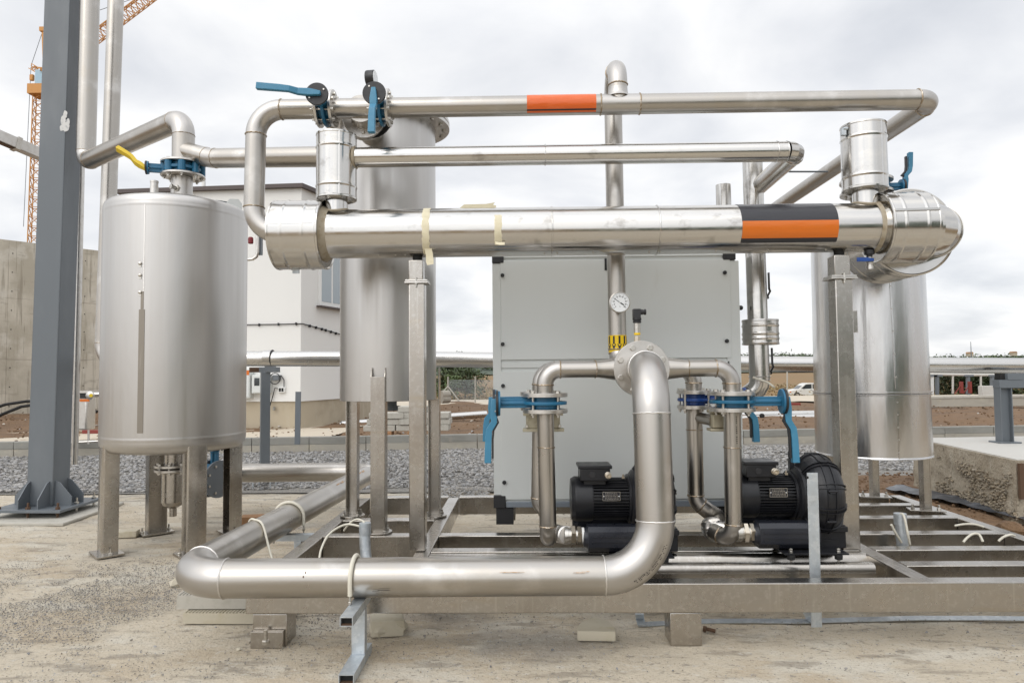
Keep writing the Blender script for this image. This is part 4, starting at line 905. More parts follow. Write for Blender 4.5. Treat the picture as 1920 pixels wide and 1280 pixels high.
# pressure transmitter on top
tq = A(1195, 640, Ys + .08); tt = thing('pressure_sensor', 'pressure transmitter with black angled plug standing on the pipe cross', 'sensor', tq - V((0, 0, .03)))
zz_ = lambda y: A(1195, y, Ys + .08).z
MB().lathe(V((tq.x, tq.y, fc.z + .07)), (0, 0, 1), [(.02, 0), (.02, .03), (.022, .03), (.022, zz_(630) - fc.z - .07)], 6).build('hex_adapter', 'brass', tt)
MB().lathe(V((tq.x, tq.y, zz_(628))), (0, 0, 1), [(.022, 0), (.0225, .006), (.0225, .016), (.022, .018)], 24).build('yellow_ring', 'sign_yellow', tt)
MB().lathe(V((tq.x, tq.y, zz_(624))), (0, 0, 1), [(.0225, 0), (.0225, zz_(606) - zz_(624))], 28).build('sleeve', 'bolt_steel', tt)
MB().lathe(V((tq.x, tq.y, zz_(606))), (0, 0, 1), [(.022, 0), (.03, .006), (.03, .014), (.024, .018), (.031, .022), (.031, .036)], 20).build('plug_nut', 'black_plastic', tt)
pl = MB().box(V((tq.x - .002, tq.y, (zz_(596) + zz_(580)) / 2)), (.052, .05, zz_(580) - zz_(597.5))).build('plug', 'black_plastic', tt, bevel=.003)
MB().lathe(V((tq.x + .024, tq.y, zz_(585))), (1, 0, 0), [(.019, 0), (.019, .016), (.016, .018), (.016, .024), (.020, .026), (.020, .038), (.013, .04)], 12).build('cable_gland', 'black_plastic', pl)

# big pipe: flange, down, along the front, back, across to the tank
zl = A(760, 1081, 3.90).z; xL = A(332, 1083, 3.90).x
bp = [V((fc.x, yfl, fc.z)), A(1219, 690, 4.03) * 1, None, None, None, None]
bp[1].z = fc.z
b2 = A(1232, 1085, 3.92); bp[2] = V((b2.x, 3.92, zl)); bp[3] = V((xL, 3.88, zl)); bp[4] = V((xL + .20, 8.05, zl)); bp[5] = V((A(428, 897, 8.0).x, 8.0, zl))
big = pipe('big_pipe', 'thick stainless pipe dropping from the round flange and running along the front to the tank', 'pipe', bp, .1075, [.29, .30, .27, .27], n=56, wm='weld_bright', wth=.0048, heat=0, seg=16)
for px, py, an in ((571, 1078, .5), (1090, 1073, 1.57), (1010, 1072, 1.5), (463, 1092, .3)):
    q = A(px, py, 3.90 - .107); wd = .015 if an < 1 else .06
# stains: small rust marks on the pipe
def mark(px, py, w_, h_, m='rust', lean=0):
    x = A(px, py, 3.80).x; c0 = V((0, 3.89, zl)); a_ = ang(py, c0, .1075, px); wrap('rust_mark', m, big, x - w_ / 2, x + w_ / 2, a_ - h_ / .2, a_ + h_ / .2, c0, .1075, .0012, 4, w_ * .3)
mark(573, 1073, .004, .010); mark(570, 1081, .005, .010); mark(498, 1089, .003, .003)
mark(463, 1092, .008, .010, 'masking_tape'); mark(465, 1104, .003, .008); mark(1087, 1073, .05, .003, 'rust_tint'); mark(1098, 1071, .03, .003, 'rust_tint'); mark(960, 1072, .10, .003, 'rust_tint'); mark(720, 1106, .06, .003, 'ink'); mark(705, 1108, .03, .002, 'ink')
# stencilled heat number round the lower bend
cen_ = V((bp[2].x - .30, bp[2].y, bp[2].z + .30)); rnd = random.Random(8); b = MB()
for k in range(30):
    th_ = R(18 + 46 * k / 30); ro = V((math.sin(math.pi / 2 - th_ + .0) , 0, -math.cos(math.pi / 2 - th_))); tg = V((math.cos(math.pi / 2 - th_), 0, math.sin(math.pi / 2 - th_)))
    for row in (0, 1):
        if rnd.random() < .25: continue
        ph_ = .42 + row * .13; nn = V((0, -math.cos(ph_), 0)) + ro * math.sin(ph_); q = cen_ + ro * .30 + nn * .1087
        b.box(q, (rnd.uniform(.003, .007), .008, .0012), tg, nn.cross(tg))
b.build('stencil_marks', 'ink', big)
b = MB()
for k in range(8):
    y_ = 6.6 + .12 * k; c_ = big_at(y_) if False else V((xL + .20 * (y_ - 3.9) / 4.15, y_, zl)); nn = V((math.sin(.55), 0, math.cos(.55)))
    b.box(c_ + nn * .1078, (.014 + .01 * math.sin(k * 2.1), .135, .001), (math.cos(.55), 0, -math.sin(.55)), (0, 1, 0))
b.build('rust_streak', 'rust_tint', big)
def big_at(y): return V((xL + .20 * (y - 3.9) / 4.15, y, zl))

# left and right suction legs with their valves
VZ = A(1018, 755, Ys).z
def leg(px_top, px_bot, Yv, sgn, back, lbl, hub_L, lev_L, vlabel, bot_y, R_f=.152, col='blue_paint'):
    xt, xb = A(px_top, 740, Yv).x, A(px_bot, 1000, Yv).x
    zarm = fc.z
    arm0 = (jl if sgn < 0 else jr) if not back else V((fc.x + sgn * .22, Yv, zarm + .0))
    arm0 = V((arm0.x, arm0.y, zarm))
    zj = VZ + .041; zz2 = VZ - .041
    pts = [arm0, V((xt, Yv, zarm)), V((xt, Yv, zj + .01))]
    root = pipe('suction_pipe', lbl, 'pipe', pts, .0575, .105, n=34, heat=1, hs=.055)
    zend = A(px_bot, bot_y, Yv).z
    if not back:
        p2 = [V((xt, Yv, zz2 - .01)), V((xb, Yv, zend)), V((xb + (.01 if sgn < 0 else -.10), Yv + .15, zend + .03))]
    else:
        p2 = [V((xt, Yv, zz2 - .01)), V((xb, Yv, zend)), V((xb + .095, Yv - .01, zend - .075))]
    pipe('suction_pipe', lbl, 'pipe', p2, .0575, .095, n=34, root=root, hs=.03)
    weld(V((xt + (xb - xt) * .35, Yv, A(px_bot, 838 if not back else 805, Yv).z)), (0, 0, 1), .0578, root)
    butterfly('butterfly_valve', vlabel, (xt, Yv, VZ), (0, 0, 1), (sgn, -.06 if not back else -.02, 0), R_f, .0575, .082, hub_L, (sgn * .03, 0, -1), (sgn, 0, 0), lev_L, hubr=.084, lw=.05, lt=.042, ft=.026, nb=4, lugs=False, ph=.785, col=col, br=.017, Rb=.118)
    return root, p2
lr, lp = leg(1022, 1028, Ys, -1, False, 'stainless suction pipe with the left blue valve, bent down before the grey cabinet', .31, .40, 'bright blue valve with its long lever hanging at the left edge of the cabinet', 1018)
rr, rp = leg(1372, 1376, Ys, 1, False, 'stainless suction pipe bent down in front of the open black blower', .325, .41, 'bright blue valve with a long hanging lever, above the open black blower', 1014)
rb, rbp = leg(1301, 1306, 5.02, 1, True, 'stainless suction pipe standing back against the cabinet with a flexible foot', .36, .31, 'deep blue valve partly behind the front valve over the black blower', 940, .122, 'deep_blue')
lb, lbp = leg(1013, 1011, 5.0, -1, True, 'stainless suction pipe hidden behind the left front suction pipe', .32, .29, 'blue valve half hidden behind the valve at the left edge of the cabinet', 945, .145)
b = MB(); rnd = random.Random(4)
for k in range(14):
    z_ = VZ - .10 - .0135 * k; a_ = .18
    if k in (4, 9): continue
    b.box(V((rp[0].x + math.sin(a_) * .0582, Ys - math.cos(a_) * .0582, z_)), (rnd.uniform(.005, .009), .0012, .008), (math.cos(a_), math.sin(a_), 0), (-math.sin(a_), math.cos(a_), 0))
b.build('stencil_marks', 'ink', rr)
# check valve bodies (beige) under the flanges
cx0 = A(1355, 788, 4.82); t = thing('bypass_valve', 'beige cast bypass valve between the two suction pipes on the blower side', 'valve', cx0 - V((0, 0, .08)))
MB().box(cx0, (.17, .10, .10)).build('body', 'beige_cast', t, bevel=.012)
MB().box(cx0 + V((.01, 0, .066)), (.21, .13, .024)).build('bonnet', 'beige_cast', t, bevel=.006)
MB().box(cx0 + V((0, 0, -.062)), (.20, .11, .02)).build('base_flange', 'beige_cast', t, bevel=.005)
MB().tube([cx0 + V((.05, -.02, 0)), V((rp[0].x - .02, Ys, cx0.z - .01))], .034, 20).build('spigot', 'stainless_pipe', t)
MB().tube([cx0 - V((.06, 0, 0)), V((rbp[0].x + .02, 5.0, cx0.z + .01))], .04, 20).build('spigot', 'stainless_pipe', t)
for dx in (-.02, .05):
    for dz in (-.035, .035): MB().hexhead(cx0 + V((dx + .03, -.05, dz)), (0, -1, 0), .011, .012).build('valve_bolt', 'bolt_steel', t)
b0 = A(1018, 792, 4.84); t = thing('bypass_valve', 'beige cast valve body flanking the left suction pipe under its flange', 'valve', b0 - V((0, 0, .08)))
MB().box(b0 + V((0, 0, .01)), (.24, .07, .10)).build('body', 'beige_cast', t, bevel=.01)
MB().box(b0 + V((.002, 0, -.05)), (.29, .09, .022)).build('base_flange', 'beige_cast', t, bevel=.004)
for sg in (-1, 1):
    MB().box(b0 + V((sg * .115, -.02, .062)), (.05, .07, .02)).build('lug', 'beige_cast', t, bevel=.004)
    MB().hexhead(b0 + V((sg * .115, -.055, -.02)), (0, -1, 0), .012, .014).build('valve_bolt', 'bolt_steel', t)

# ------------------------------------------------------------------ flexible hoses and couplings
def ribbed(t, pts, r, pitch=.0085):
    pts = [V(p) for p in pts]; L_ = [(pts[i + 1] - pts[i]).length for i in range(len(pts) - 1)]; tot = sum(L_); n = int(tot / pitch * 2); ps, rs = [], []
    def catm(s_):
        k = s_ / tot * (len(pts) - 1); i = min(int(k), len(pts) - 2); f = k - i
        a, b, c, d = pts[max(i - 1, 0)], pts[i], pts[i + 1], pts[min(i + 2, len(pts) - 1)]
        return .5 * (2 * b + (c - a) * f + (2 * a - 5 * b + 4 * c - d) * f * f + (3 * b - a - 3 * c + d) * f ** 3)
    for i in range(n + 1): ps.append(catm(tot * i / n)); rs.append(r + (.005 if i % 2 else -.003))
    return MB().tube(ps, rs, 26).build('corrugated_tube', 'machined_flange', t, smooth=15)
def coupling(parent_label, p, d, r=.058):
    d = V(d).normalized(); t = thing('hex_coupling', parent_label, 'coupling', p - V((0, 0, r)), 'brass nickel couplings of the blowers')
    MB().lathe(p, d, [(r * .8, -.05), (r * .95, -.045), (r * .95, -.02), (r * .82, -.018), (r * .82, 0)], 32).build('ferrule', 'bolt_steel', t)
    MB().hexhead(p, d, r * 1.12, .03).build('hex_nut', 'brass', t)
    MB().lathe(p + d * .03, d, [(r * .78, 0), (r * .78, .012)], 24).build('collar', 'bolt_steel', t)
    MB().hexhead(p + d * .042, d, r * 1.02, .028).build('hex_nut', 'brass', t)
    MB().lathe(p + d * .07, d, [(r * .9, 0), (r * .9, .016)], 32).build('white_seal', 'white_plastic', t); return t
YB = 4.66
def hose(label, pts, r=.056):
    t = thing('flexible_hose', label, 'hose', V(pts[0]) - V((0, 0, .06)), 'corrugated metal hoses'); ribbed(t, pts, r); return t
hl = A(1071, 1003, YB); hose('ribbed metal hose joining the left suction pipe to the shaded blower', [lp[-1], lp[-1] + V((.03, .03, 0)), A(1050, 1001, YB + .14), hl - V((.03, 0, 0))])
coupling('nickel hex coupling between the left hose and the shaded blower', hl, (1, 0, 0))
hr = A(1393, 998, YB); coupling('nickel hex coupling with white seal at the open black blower', hr, (1, 0, 0), .062)
hose('short ribbed metal hose curling behind the foot of the front blower pipe', [rp[-1], rp[-1] + V((.05, .06, .005)), hr - V((.05, -.03, 0))], .052)
hq = A(1396, 978, 4.98); hose('ribbed metal hose sweeping down from the back suction pipe to the black blower', [rbp[-1] - V((.01, 0, -.008)), rbp[-1] + V((.05, -.03, -.035)), A(1340, 1000, 4.90), rp[-1] + V((-.01, .06, .02)), rp[-1] + V((.05, .11, .02))], .054)

# ------------------------------------------------------------------ blowers
def blower(off, label, eye=True):
    off = V(off); P = lambda x, y, dy=0: A(x, y, YB) + off + V((0, dy, 0))
    t = thing('side_channel_blower', label, 'blower', P(1480, 1045), 'black side channel blowers'); AX = V((1, 0, 0))
    ym = .20; cm = P(1440, 937, ym); s = px_m(YB); x_ = lambda px: P(px, 925, ym).x
    rm = .155
    fcx = x_(1388); MB().lathe(V((fcx, cm.y, cm.z)), AX, [(.09, 0), (rm * .9, .004), (rm, .03), (rm, x_(1429) - fcx), (rm * .97, x_(1431) - fcx)], 48).build('fan_cover', 'black_cast', t)
    b = MB(); b.lathe(V((x_(1428), cm.y, cm.z)), AX, [(rm * .80, 0), (rm * .80, x_(1502) - x_(1428))], 48)
    for i in range(44):
        a = 6.28319 * i / 44
        if abs(math.cos(a)) > .96 and math.cos(a) > 0: continue
        o = V((0, math.sin(a), math.cos(a))); ln_ = rm * (.98 if abs(math.cos(a)) < .75 else .94)
        b.beam(V((x_(1430), cm.y, cm.z)) + o * (ln_ + rm * .78) / 2, V((x_(1500), cm.y, cm.z)) + o * (ln_ + rm * .78) / 2, .006, ln_ - rm * .78, o)
    b.build('motor_body', 'black_cast', t)
    MB().lathe(V((x_(1499), cm.y, cm.z)), AX, [(rm * 1.05, 0), (rm * 1.09, .006), (rm * 1.09, .028), (rm * .9, .034), (rm * .86, x_(1530) - x_(1499))], 48).build('end_shield', 'black_cast', t)
    # terminal box
    bx = P(1433, 885, .15); tb = MB().box(bx, (x_(1463) - x_(1405), .19, .085)).build('terminal_box', 'black_cast', t, bevel=.008)
    MB().box(bx + V((0, 0, .052)), (x_(1466) - x_(1401), .21, .024)).build('lid', 'black_cast', tb, bevel=.006)
    MB().box(bx - V((0, -.01, .055)), (.15, .13, .04)).build('pedestal', 'black_cast', tb, bevel=.004)
    g = V((P(1457, 879).x, bx.y - .095, P(1457, 885, .05).z)); MB().lathe(g, (0, -1, 0), [(.022, 0), (.022, .012), (.017, .014), (.017, .022), (.021, .024), (.021, .036), (.011, .038), (.011, .02)], 18).build('cable_gland', 'brass', tb)
    MB().disc(V((P(1427, 880).x, bx.y - .094, g.z)), (0, -1, 0), .023, .006, 22).build('blank_plug', 'black_plastic', tb)
    # name plate
    na = P(1464, 925, ym - rm * 1.0); w_ = x_(1481) - x_(1447)
    np_ = MB().box(na, (w_, .006, .062)).build('name_plate', 'black_film', t, bevel=.002)
    b = MB()
    for p0, q0 in (((-.5, -.5), (.5, -.5)), ((-.5, .5), (.5, .5)), ((-.5, -.5), (-.5, .5)), ((.5, -.5), (.5, .5))):
        b.beam(na + V((p0[0] * w_ * .97, -.004, p0[1] * .058)), na + V((q0[0] * w_ * .97 + 1e-4, -.004, q0[1] * .058 + 1e-5)), .003, .0025, (0, 0, 1) if p0[1] == q0[1] else (1, 0, 0))
    b.build('plate_border', 'bolt_steel', np_)
    rnd = random.Random(3); b = MB()
    for k in range(5):
        x = -w_ * .36
        while x < w_ * .34:
            l_ = rnd.uniform(.005, .018); b.box(na + V((x + l_ / 2, -.0035, .02 - k * .01)), (l_, .002, .0032)); x += l_ + .004
    b.build('plate_lines', 'bolt_steel', np_)
    for k in (-1, 1): MB().disc(na + V((k * w_ * .43, -.003, 0)), (0, -1, 0), .004, .003, 10).build('rivet', 'white_plastic', np_)
    for dx, dz in ((-.10, .0), (.14, .02)):
        b = MB(); b.box(V((x_(1452) + dx, cm.y - .045, cm.z + rm * .97)), (.02, .02, .012)); b.lathe(V((x_(1452) + dx, cm.y - .045, cm.z + rm * .97)), (0, 0, 1), [(.007, 0), (.007, .022)], 8); b.build('earth_lug', 'brass', t)
    # ring shaped side channel housing
    xh0, xh1 = x_(1512), x_(1584); wh = xh1 - xh0; rh = .272; ch = V((xh0, cm.y - .035, cm.z + .012))
    prof = [(.08, .03), (.13, .02)]
    for i in range(17):
        a = math.pi * (1 - i / 16); prof.append((rh - .125 + .125 * math.sin(a) ** .9, wh / 2 + (wh / 2) * math.cos(a)))
    prof += [(.13, wh - .02), (.05, wh - .03)]
    hs_ = MB().lathe(ch, AX, prof, 72).build('channel_housing', 'black_cast', t, smooth=50)
    b = MB()
    for i in range(9):
        for da in (-.05, .05):
            a = -2.5 + i * .62 + da; o = V((0, -math.sin(a), math.cos(a))); pts = []
            for j in range(13):
                q = math.pi * (1 - j / 12); pts.append(ch + AX * (wh / 2 + (wh / 2 + .004) * math.cos(q)) + o * (rh - .121 + .127 * math.sin(q) ** .9))
            b.bar(pts, .006, .010, o.cross(AX))
    b.build('housing_rib', 'black_cast', hs_)
    b = MB()
    for dx in (-.028, .028): b.tube([ch + AX * (wh / 2 + dx) + V((0, math.cos(k * .131), math.sin(k * .131))) * (rh + .002) for k in range(48)], .0038, 5, closed=True)
    b.build('rim_seam', 'black_cast', hs_)
    for a in (-.35, .55, 1.35, 2.1, 2.75):
        b = MB(); o = V((0, -math.sin(a), math.cos(a))); b.box(ch + AX * (wh / 2) + o * (rh + .004), (.036, .03, .016), AX, o.cross(AX)); b.lathe(ch + AX * (wh / 2 - .03) + o * (rh + .010), AX, [(.009, 0), (.009, .06)], 8); b.build('rim_clip', 'black_cast', hs_)
    MB().lathe(ch + AX * -.03, AX, [(.17, 0), (.19, .015), (.19, .05)], 48).build('back_plate', 'black_cast', hs_)
    e0 = P(1505, 868, ym - .0)
    if eye: MB().tube([e0 + V((math.sin(k * .3927) * .014, 0, .035 + math.cos(k * .3927) * .032)) for k in range(16)], .009, 8, closed=True).box(e0 + V((0, .0, -.03)), (.034, .03, .075)).build('lifting_eye', 'black_cast', t)
    # ports and silencers below
    for k, (yy, x0p, x1p, py) in enumerate(((0, 1418, 1530, 1000), (.33, 1404, 1560, 985))):
        c = P(1480, py, yy); xa_, xb_ = P(x0p, py, 0).x, P(x1p, py, 0).x
        pr = [(-.078, -.05), (-.05, -.085), (.05, -.085), (.078, -.05), (.082, .0), (.075, .052), (.05, .082), (-.05, .082), (-.075, .052), (-.082, .0)]
        sl_ = MB().prism(pr, (xa_, c.y, c.z), (0, 1, 0), (0, 0, 1), AX, xb_ - xa_).build('silencer', 'black_silencer', t, bevel=.004)
        MB().lathe(V((xa_ - .03, c.y, c.z)), AX, [(.055, 0), (.062, .004), (.068, .02), (.08, .032)], 28).build('silencer_neck', 'black_silencer', sl_)
        b = MB()
        for dz in (-.012, .020): b.box(V(((xa_ + xb_) / 2, c.y - .0822, c.z + dz)), (xb_ - xa_ - .05, .006, .006))
        b.build('silencer_rib', 'black_silencer', sl_)
    h = P(1562, 1002, .06); fb = MB().prism([(-.13, -.10), (.105, -.10), (.105, .055), (-.10, .055), (-.13, .02)], h + V((0, -.02, 0)), (1, 0, 0), (0, 0, 1), (0, 1, 0), .36).build('port_block', 'black_cast', t, bevel=.006)
    MB().box(h + V((.015, -.026, .030)), (.19, .03, .035)).build('block_lip', 'black_cast', fb, bevel=.004)
    # base plate on studs
    zpl = P(1510, 1029).z; xa_, xb_ = P(1458, 1030, -.06).x, P(1575, 1030, -.06).x; yA = YB + off.y - .13
    bpz = MB().box(V(((xa_ + xb_) / 2, yA + .16, zpl)), (xb_ - xa_, .32, .012)).build('mounting_plate', 'black_cast', t, bevel=.002)
    MB().box(V(((xa_ + xb_) / 2, yA + .22, zpl + .03)), (xb_ - xa_ - .02, .12, .05)).build('mounting_rib', 'black_cast', t)
    for px in (1471, 1558):
        for yy in (.02, .30):
            q = V((P(px, 1030, -.05).x, yA + yy, zpl)); m0 = MB().lathe(q - V((0, 0, .006)), (0, 0, -1), [(.024, 0), (.026, .008), (.024, .03), (.012, .036)], 18).build('rubber_mount', 'rubber', t)
            MB().lathe(q + V((0, 0, .035)), (0, 0, -1), [(.006, 0), (.006, .115)], 10).hexhead(q + V((0, 0, .006)), (0, 0, 1), .013, .012).hexhead(q + V((0, 0, .022)), (0, 0, 1), .012, .010).hexhead(q - V((0, 0, .052)), (0, 0, -1), .012, .010).build('stud', 'bolt_steel', m0)
    return t
blower((0, 0, 0), 'black side channel blower with its ribbed ring housing in full view before the right post')
blower(A(1148, 930, YB) - A(1464, 923, YB), 'black side channel blower half hidden by the thick vertical pipe', False)

# ------------------------------------------------------------------ left tank
Yk = 6.55; tc0 = A(330, 700, Yk); tx = tc0.x; RK = .636
z1, z0 = A(195, 407, Yk).z, A(188, 820, Yk).z
tk = thing('storage_tank', 'big brushed stainless tank on four legs at the left, with a brown seam strip', 'tank', (tx, Yk, 0))
pf = [(.02, z0 - .155)]
for i in range(1, 9): a = i / 8; pf.append((RK * .90 * a, z0 - .155 + .055 * a * a))
for i in range(1, 9): a = math.pi / 2 * i / 8; pf.append((RK * .90 + RK * .10 * math.sin(a), z0 - .10 + .10 * (1 - math.cos(a))))
pf += [(RK, z0 + .012), (RK + .0015, z0 + .02), (RK + .0015, z0 + .035), (RK, z0 + .045), (RK, z1 - .045), (RK + .0015, z1 - .035), (RK + .0015, z1 - .02), (RK, z1 - .012)]
for i in range(0, 9): a = math.pi / 2 * i / 8; pf.append((RK * .92 + RK * .08 * math.cos(a), z1 + .075 * math.sin(a)))
for i in range(1, 7): a = 1 - i / 6; pf.append((max(.02, RK * .92 * a), z1 + .075 + .10 * (1 - a * a)))
MB().lathe((tx, Yk, 0), (0, 0, 1), pf, 128).build('tank_shell', 'brushed_tank', tk, smooth=40)
def on_cyl(px, py, cx, cy, r):
    q = ray(px, py); ox, oy = CAM.x - cx, CAM.y - cy; a = q.x ** 2 + q.y ** 2; b_ = 2 * (ox * q.x + oy * q.y); c = ox * ox + oy * oy - r * r; D = max(0, b_ * b_ - 4 * a * c)
    return CAM + q * ((-b_ - math.sqrt(D)) / (2 * a))
def cstrip(name, m, parent, cx, cy, r, a0, a1, zz0, zz1, off=.003, n=6):
    b = MB(); g = [[[b.bm.verts.new((cx + math.sin(a) * (r + off - k * .002), cy - math.cos(a) * (r + off - k * .002), z)) for a in [a0 + (a1 - a0) * i / n for i in range(n + 1)]] for z in (zz0, zz1)] for k in (0, 1)]
    for k in (0, 1):
        for i in range(n): b.face((g[k][0][i], g[k][0][i + 1], g[k][1][i + 1], g[k][1][i]))
        for i in (0, n): pass
    for i in (0, n): b.face((g[0][0][i], g[0][1][i], g[1][1][i], g[1][0][i]))
    for j in (0, 1):
        for i in range(n): b.face((g[0][j][i], g[0][j][i + 1], g[1][j][i + 1], g[1][j][i]))
    return b.build(name, m, parent, smooth=60)
an = lambda q: math.atan2(q.x - tx, -(q.y - Yk))
qa, qb = on_cyl(257, 810, tx, Yk, RK), on_cyl(268, 810, tx, Yk, RK)
zsp = on_cyl(264, 580, tx, Yk, RK).z; zsb = on_cyl(260, 812, tx, Yk, RK).z; am = (an(qa) + an(qb)) / 2; hw = (an(qb) - an(qa)) / 2
cstrip('seam_strip', 'tank_seam', tk, tx, Yk, RK, am - hw, am + hw, zsb, zsp)
cstrip('seam_strip', 'tank_seam', tk, tx, Yk, RK, am - hw * .45, am + hw * .55, zsp, zsp + .16, .0024)
cstrip('weld_line', 'weld_bright', tk, tx, Yk, RK, am + hw * .3, am + hw * .6, zsp + .16, z1 - .04, .002)
for py in (494, 516, 548):
    q = on_cyl(263, py, tx, Yk, RK); o = V((q.x - tx, q.y - Yk, 0)).normalized()
    MB().lathe(q, o, [(.018, 0), (.014, .012), (.006, .016)], 9).box(q + V((0, 0, -.022)), (.022, .01, .02), o.cross(V((0, 0, 1))), o).build('seam_lug', 'bolt_steel', tk)
# four channel legs
for sx, sy in ((-1, -1), (1, -1), (-1, 1), (1, 1)):
    cx, cy = tx + sx * .375, Yk + sy * .385; o = V((sx, sy, 0)).normalized(); s_ = V((-o.y, o.x, 0)); zt__ = z0 - .045 + (.03 if sy < 0 else .0)
    wv, fl, th = .175, .13, .009; e = .016
    poly = [(-wv / 2, -fl), (-wv / 2, -e), (-wv / 2 + e * .3, -e * .3), (-wv / 2 + e, 0), (wv / 2 - e, 0), (wv / 2 - e * .3, -e * .3), (wv / 2, -e), (wv / 2, -fl), (wv / 2 - th, -fl), (wv / 2 - th, -th), (-wv / 2 + th, -th), (-wv / 2 + th, -fl)]
    lg = MB().prism(poly, V((cx, cy, .02)) + o * .09, s_, o, (0, 0, 1), zt__ - .02).build('leg', 'mill_plate', tk, smooth=50)
    MB().box(V((cx, cy, .012)) + o * .03, (.30, .22, .016), s_, o).build('base_plate', 'mill_plate', lg, bevel=.002)
    for k in (-1, 1):
        q = V((cx, cy, .02)) + o * .03 + s_ * (k * .125); MB().hexhead(q, (0, 0, 1), .018, .018).lathe(q, (0, 0, 1), [(.009, 0), (.009, .055)], 10).build('anchor_bolt', 'bolt_steel', lg)
# nozzle and vent on top
xn0 = A(341, 350, 6.5).x; zf = A(342, 333, 6.5).z; zd = z1 + .14
MB().tube([V((xn0, 6.5, zd - .08)), V((xn0, 6.5, zf))], .097, 40).build('nozzle', 'stainless_elbow', tk)
q = A(330, 353, 6.40); MB().hexhead(q + V((.01, .02, 0)), (-.2, -1, .05), .032, .03).lathe(q + V((.0, -.01, 0)), (-.6, -1, .1), [(.017, 0), (.017, .03), (.024, .032), (.024, .05)], 6).build('test_plug', 'bolt_steel', tk)
q = A(289, 366, 6.3); MB().lathe(q - V((0, 0, .05)), (0, 0, 1), [(.036, 0), (.036, .13), (.034, .132), (.034, .165), (.037, .167), (.037, .185), (.03, .187)], 24).build('vent_stub', 'machined_flange', tk)
q = A(385, 372, 6.75); MB().disc(V((tx + .33, 6.75, z1 + .165)), (.12, -.1, 1), .17, .018, 40).build('hatch_lid', 'grey_paint', tk)
q = A(435, 385, 6.55)
b = MB().prism([(-.07, 0), (.07, 0), (.07, .09), (.04, .13), (-.04, .13), (-.07, .09)], V((tx + .52, 6.62, z1 + .05)), (1, .25, 0), (0, 0, 1), (-.25, 1, 0), .012); b.build('lifting_lug', 'cabinet_grey', tk)
# drain pot below
xd, yd = A(325, 900, Yk).x, Yk - .0
dp = thing('drain_pot', 'small flanged stainless drain pot hanging under the left tank', 'drain pot', (xd, yd, .1))
zy = lambda y: A(325, y, Yk - .1).z
MB().lathe((xd, yd, 0), (0, 0, 1), [(.02, zy(972)), (.034, zy(971)), (.034, zy(956)), (.05, zy(954)), (.085, zy(950)), (.104, zy(943)), (.104, zy(888)), (.112, zy(886))], 40).build('pot', 'mill_plate', dp)
MB().disc((xd, yd, zy(885)), (0, 0, 1), .168, .022, 48).build('flange', 'machined_flange', dp); MB().disc((xd, yd, zy(877)), (0, 0, 1), .168, .022, 48).build('flange', 'machined_flange', dp)
MB().tube([V((xd, yd, zy(874))), V((xd, yd, z0 - .10))], .08, 32).build('spigot', 'mill_plate', dp)
bolt_ring(dp, V((xd, yd, zy(877) + .022)), (0, 0, 1), .135, 8, .018, .018, .068, .2)
# valve below the tank
v8 = A(402, 897, 7.6)
butterfly('butterfly_valve', 'blue valve with a dark grey disc flange, behind the legs of the left tank', v8, (.92, -.38, 0), (0, 0, 1), .205, .105, .11, .30, (1, 0, .1), (0, 0, 1), .25, nb=8, ft=.022, br=.015, lw=.03, fm='grey_paint')
pipe('tank_outlet', 'stainless outlet pipe bending down from the left tank to its rear valve', 'pipe', [V((v8.x - .45, 7.4, z0 - .02)), V((v8.x - .45, 7.75, .44)), V((v8.x - .04, 7.62, .43))], .1, .2, n=32, welds=False)
# valve and pipes on top of the tank
v1 = V((xn0 + .01, 6.5, A(342, 319, 6.5).z))
butterfly('butterfly_valve', 'blue lugged valve with a yellow lever on top of the left tank', v1, (0, 0, 1), (-.93, -.36, -.02), .20, .1, .105, .30, (-.86, 0, .52), (-.1, 0, .5), .30, lcol='yellow_paint', nb=8, ft=.018, hubr=.062, br=.02, lw=.06, lt=.035, trig=False, Rb=.165)
zh = A(338, 222, 6.5).z; pe = A(161, 292, 7.80)
feed = pipe('feed_pipe', 'stainless pipe rising from the left tank valve, sloping across and climbing beside the grey column', 'pipe', [V((v1.x, 6.5, v1.z + .06)), V((v1.x, 6.5, zh)), V((pe.x, pe.y, zh)), V((A(169, 40, 7.8).x, 7.8, 7.2))], .102, [.17, .12], n=40, wth=.003)
y5 = A(405, 298, 6.45)
crs = pipe('crossover_pipe', 'stainless pipe from the left tank valve to the middle tank, passing behind the clad drum', 'pipe', [V((v1.x, 6.5, y5.z + .10)), A(396, 297, 6.4), A(660, 293, 5.95)], .092, [.5], n=40, wth=.003)
p2 = [A(222, -60, 9.3), A(196, 655, 9.3), A(330, 672, 8.75)]
pipe('down_pipe', 'tall pipe coming down behind the left tank from above the frame', 'pipe', [V((p2[0].x, 9.3, 8.5)), V((p2[0].x - .12, 9.3, 1.8)), V((p2[2].x, 8.75, 1.8))], .102, .25, n=40, welds=True, heat=0)
p3 = [A(153, 312, 8.3), A(140, 870, 8.3)]
t = thing('thin_pipe', 'slim pale pipe standing close behind the grey column', 'pipe', p3[1]); MB().tube(p3, .035, 18).build('tube', 'machined_flange', t); MB().lathe(p3[0], (0, 0, 1), [(.036, 0), (.036, .05), (.03, .07)], 18).build('tip', 'machined_flange', t)

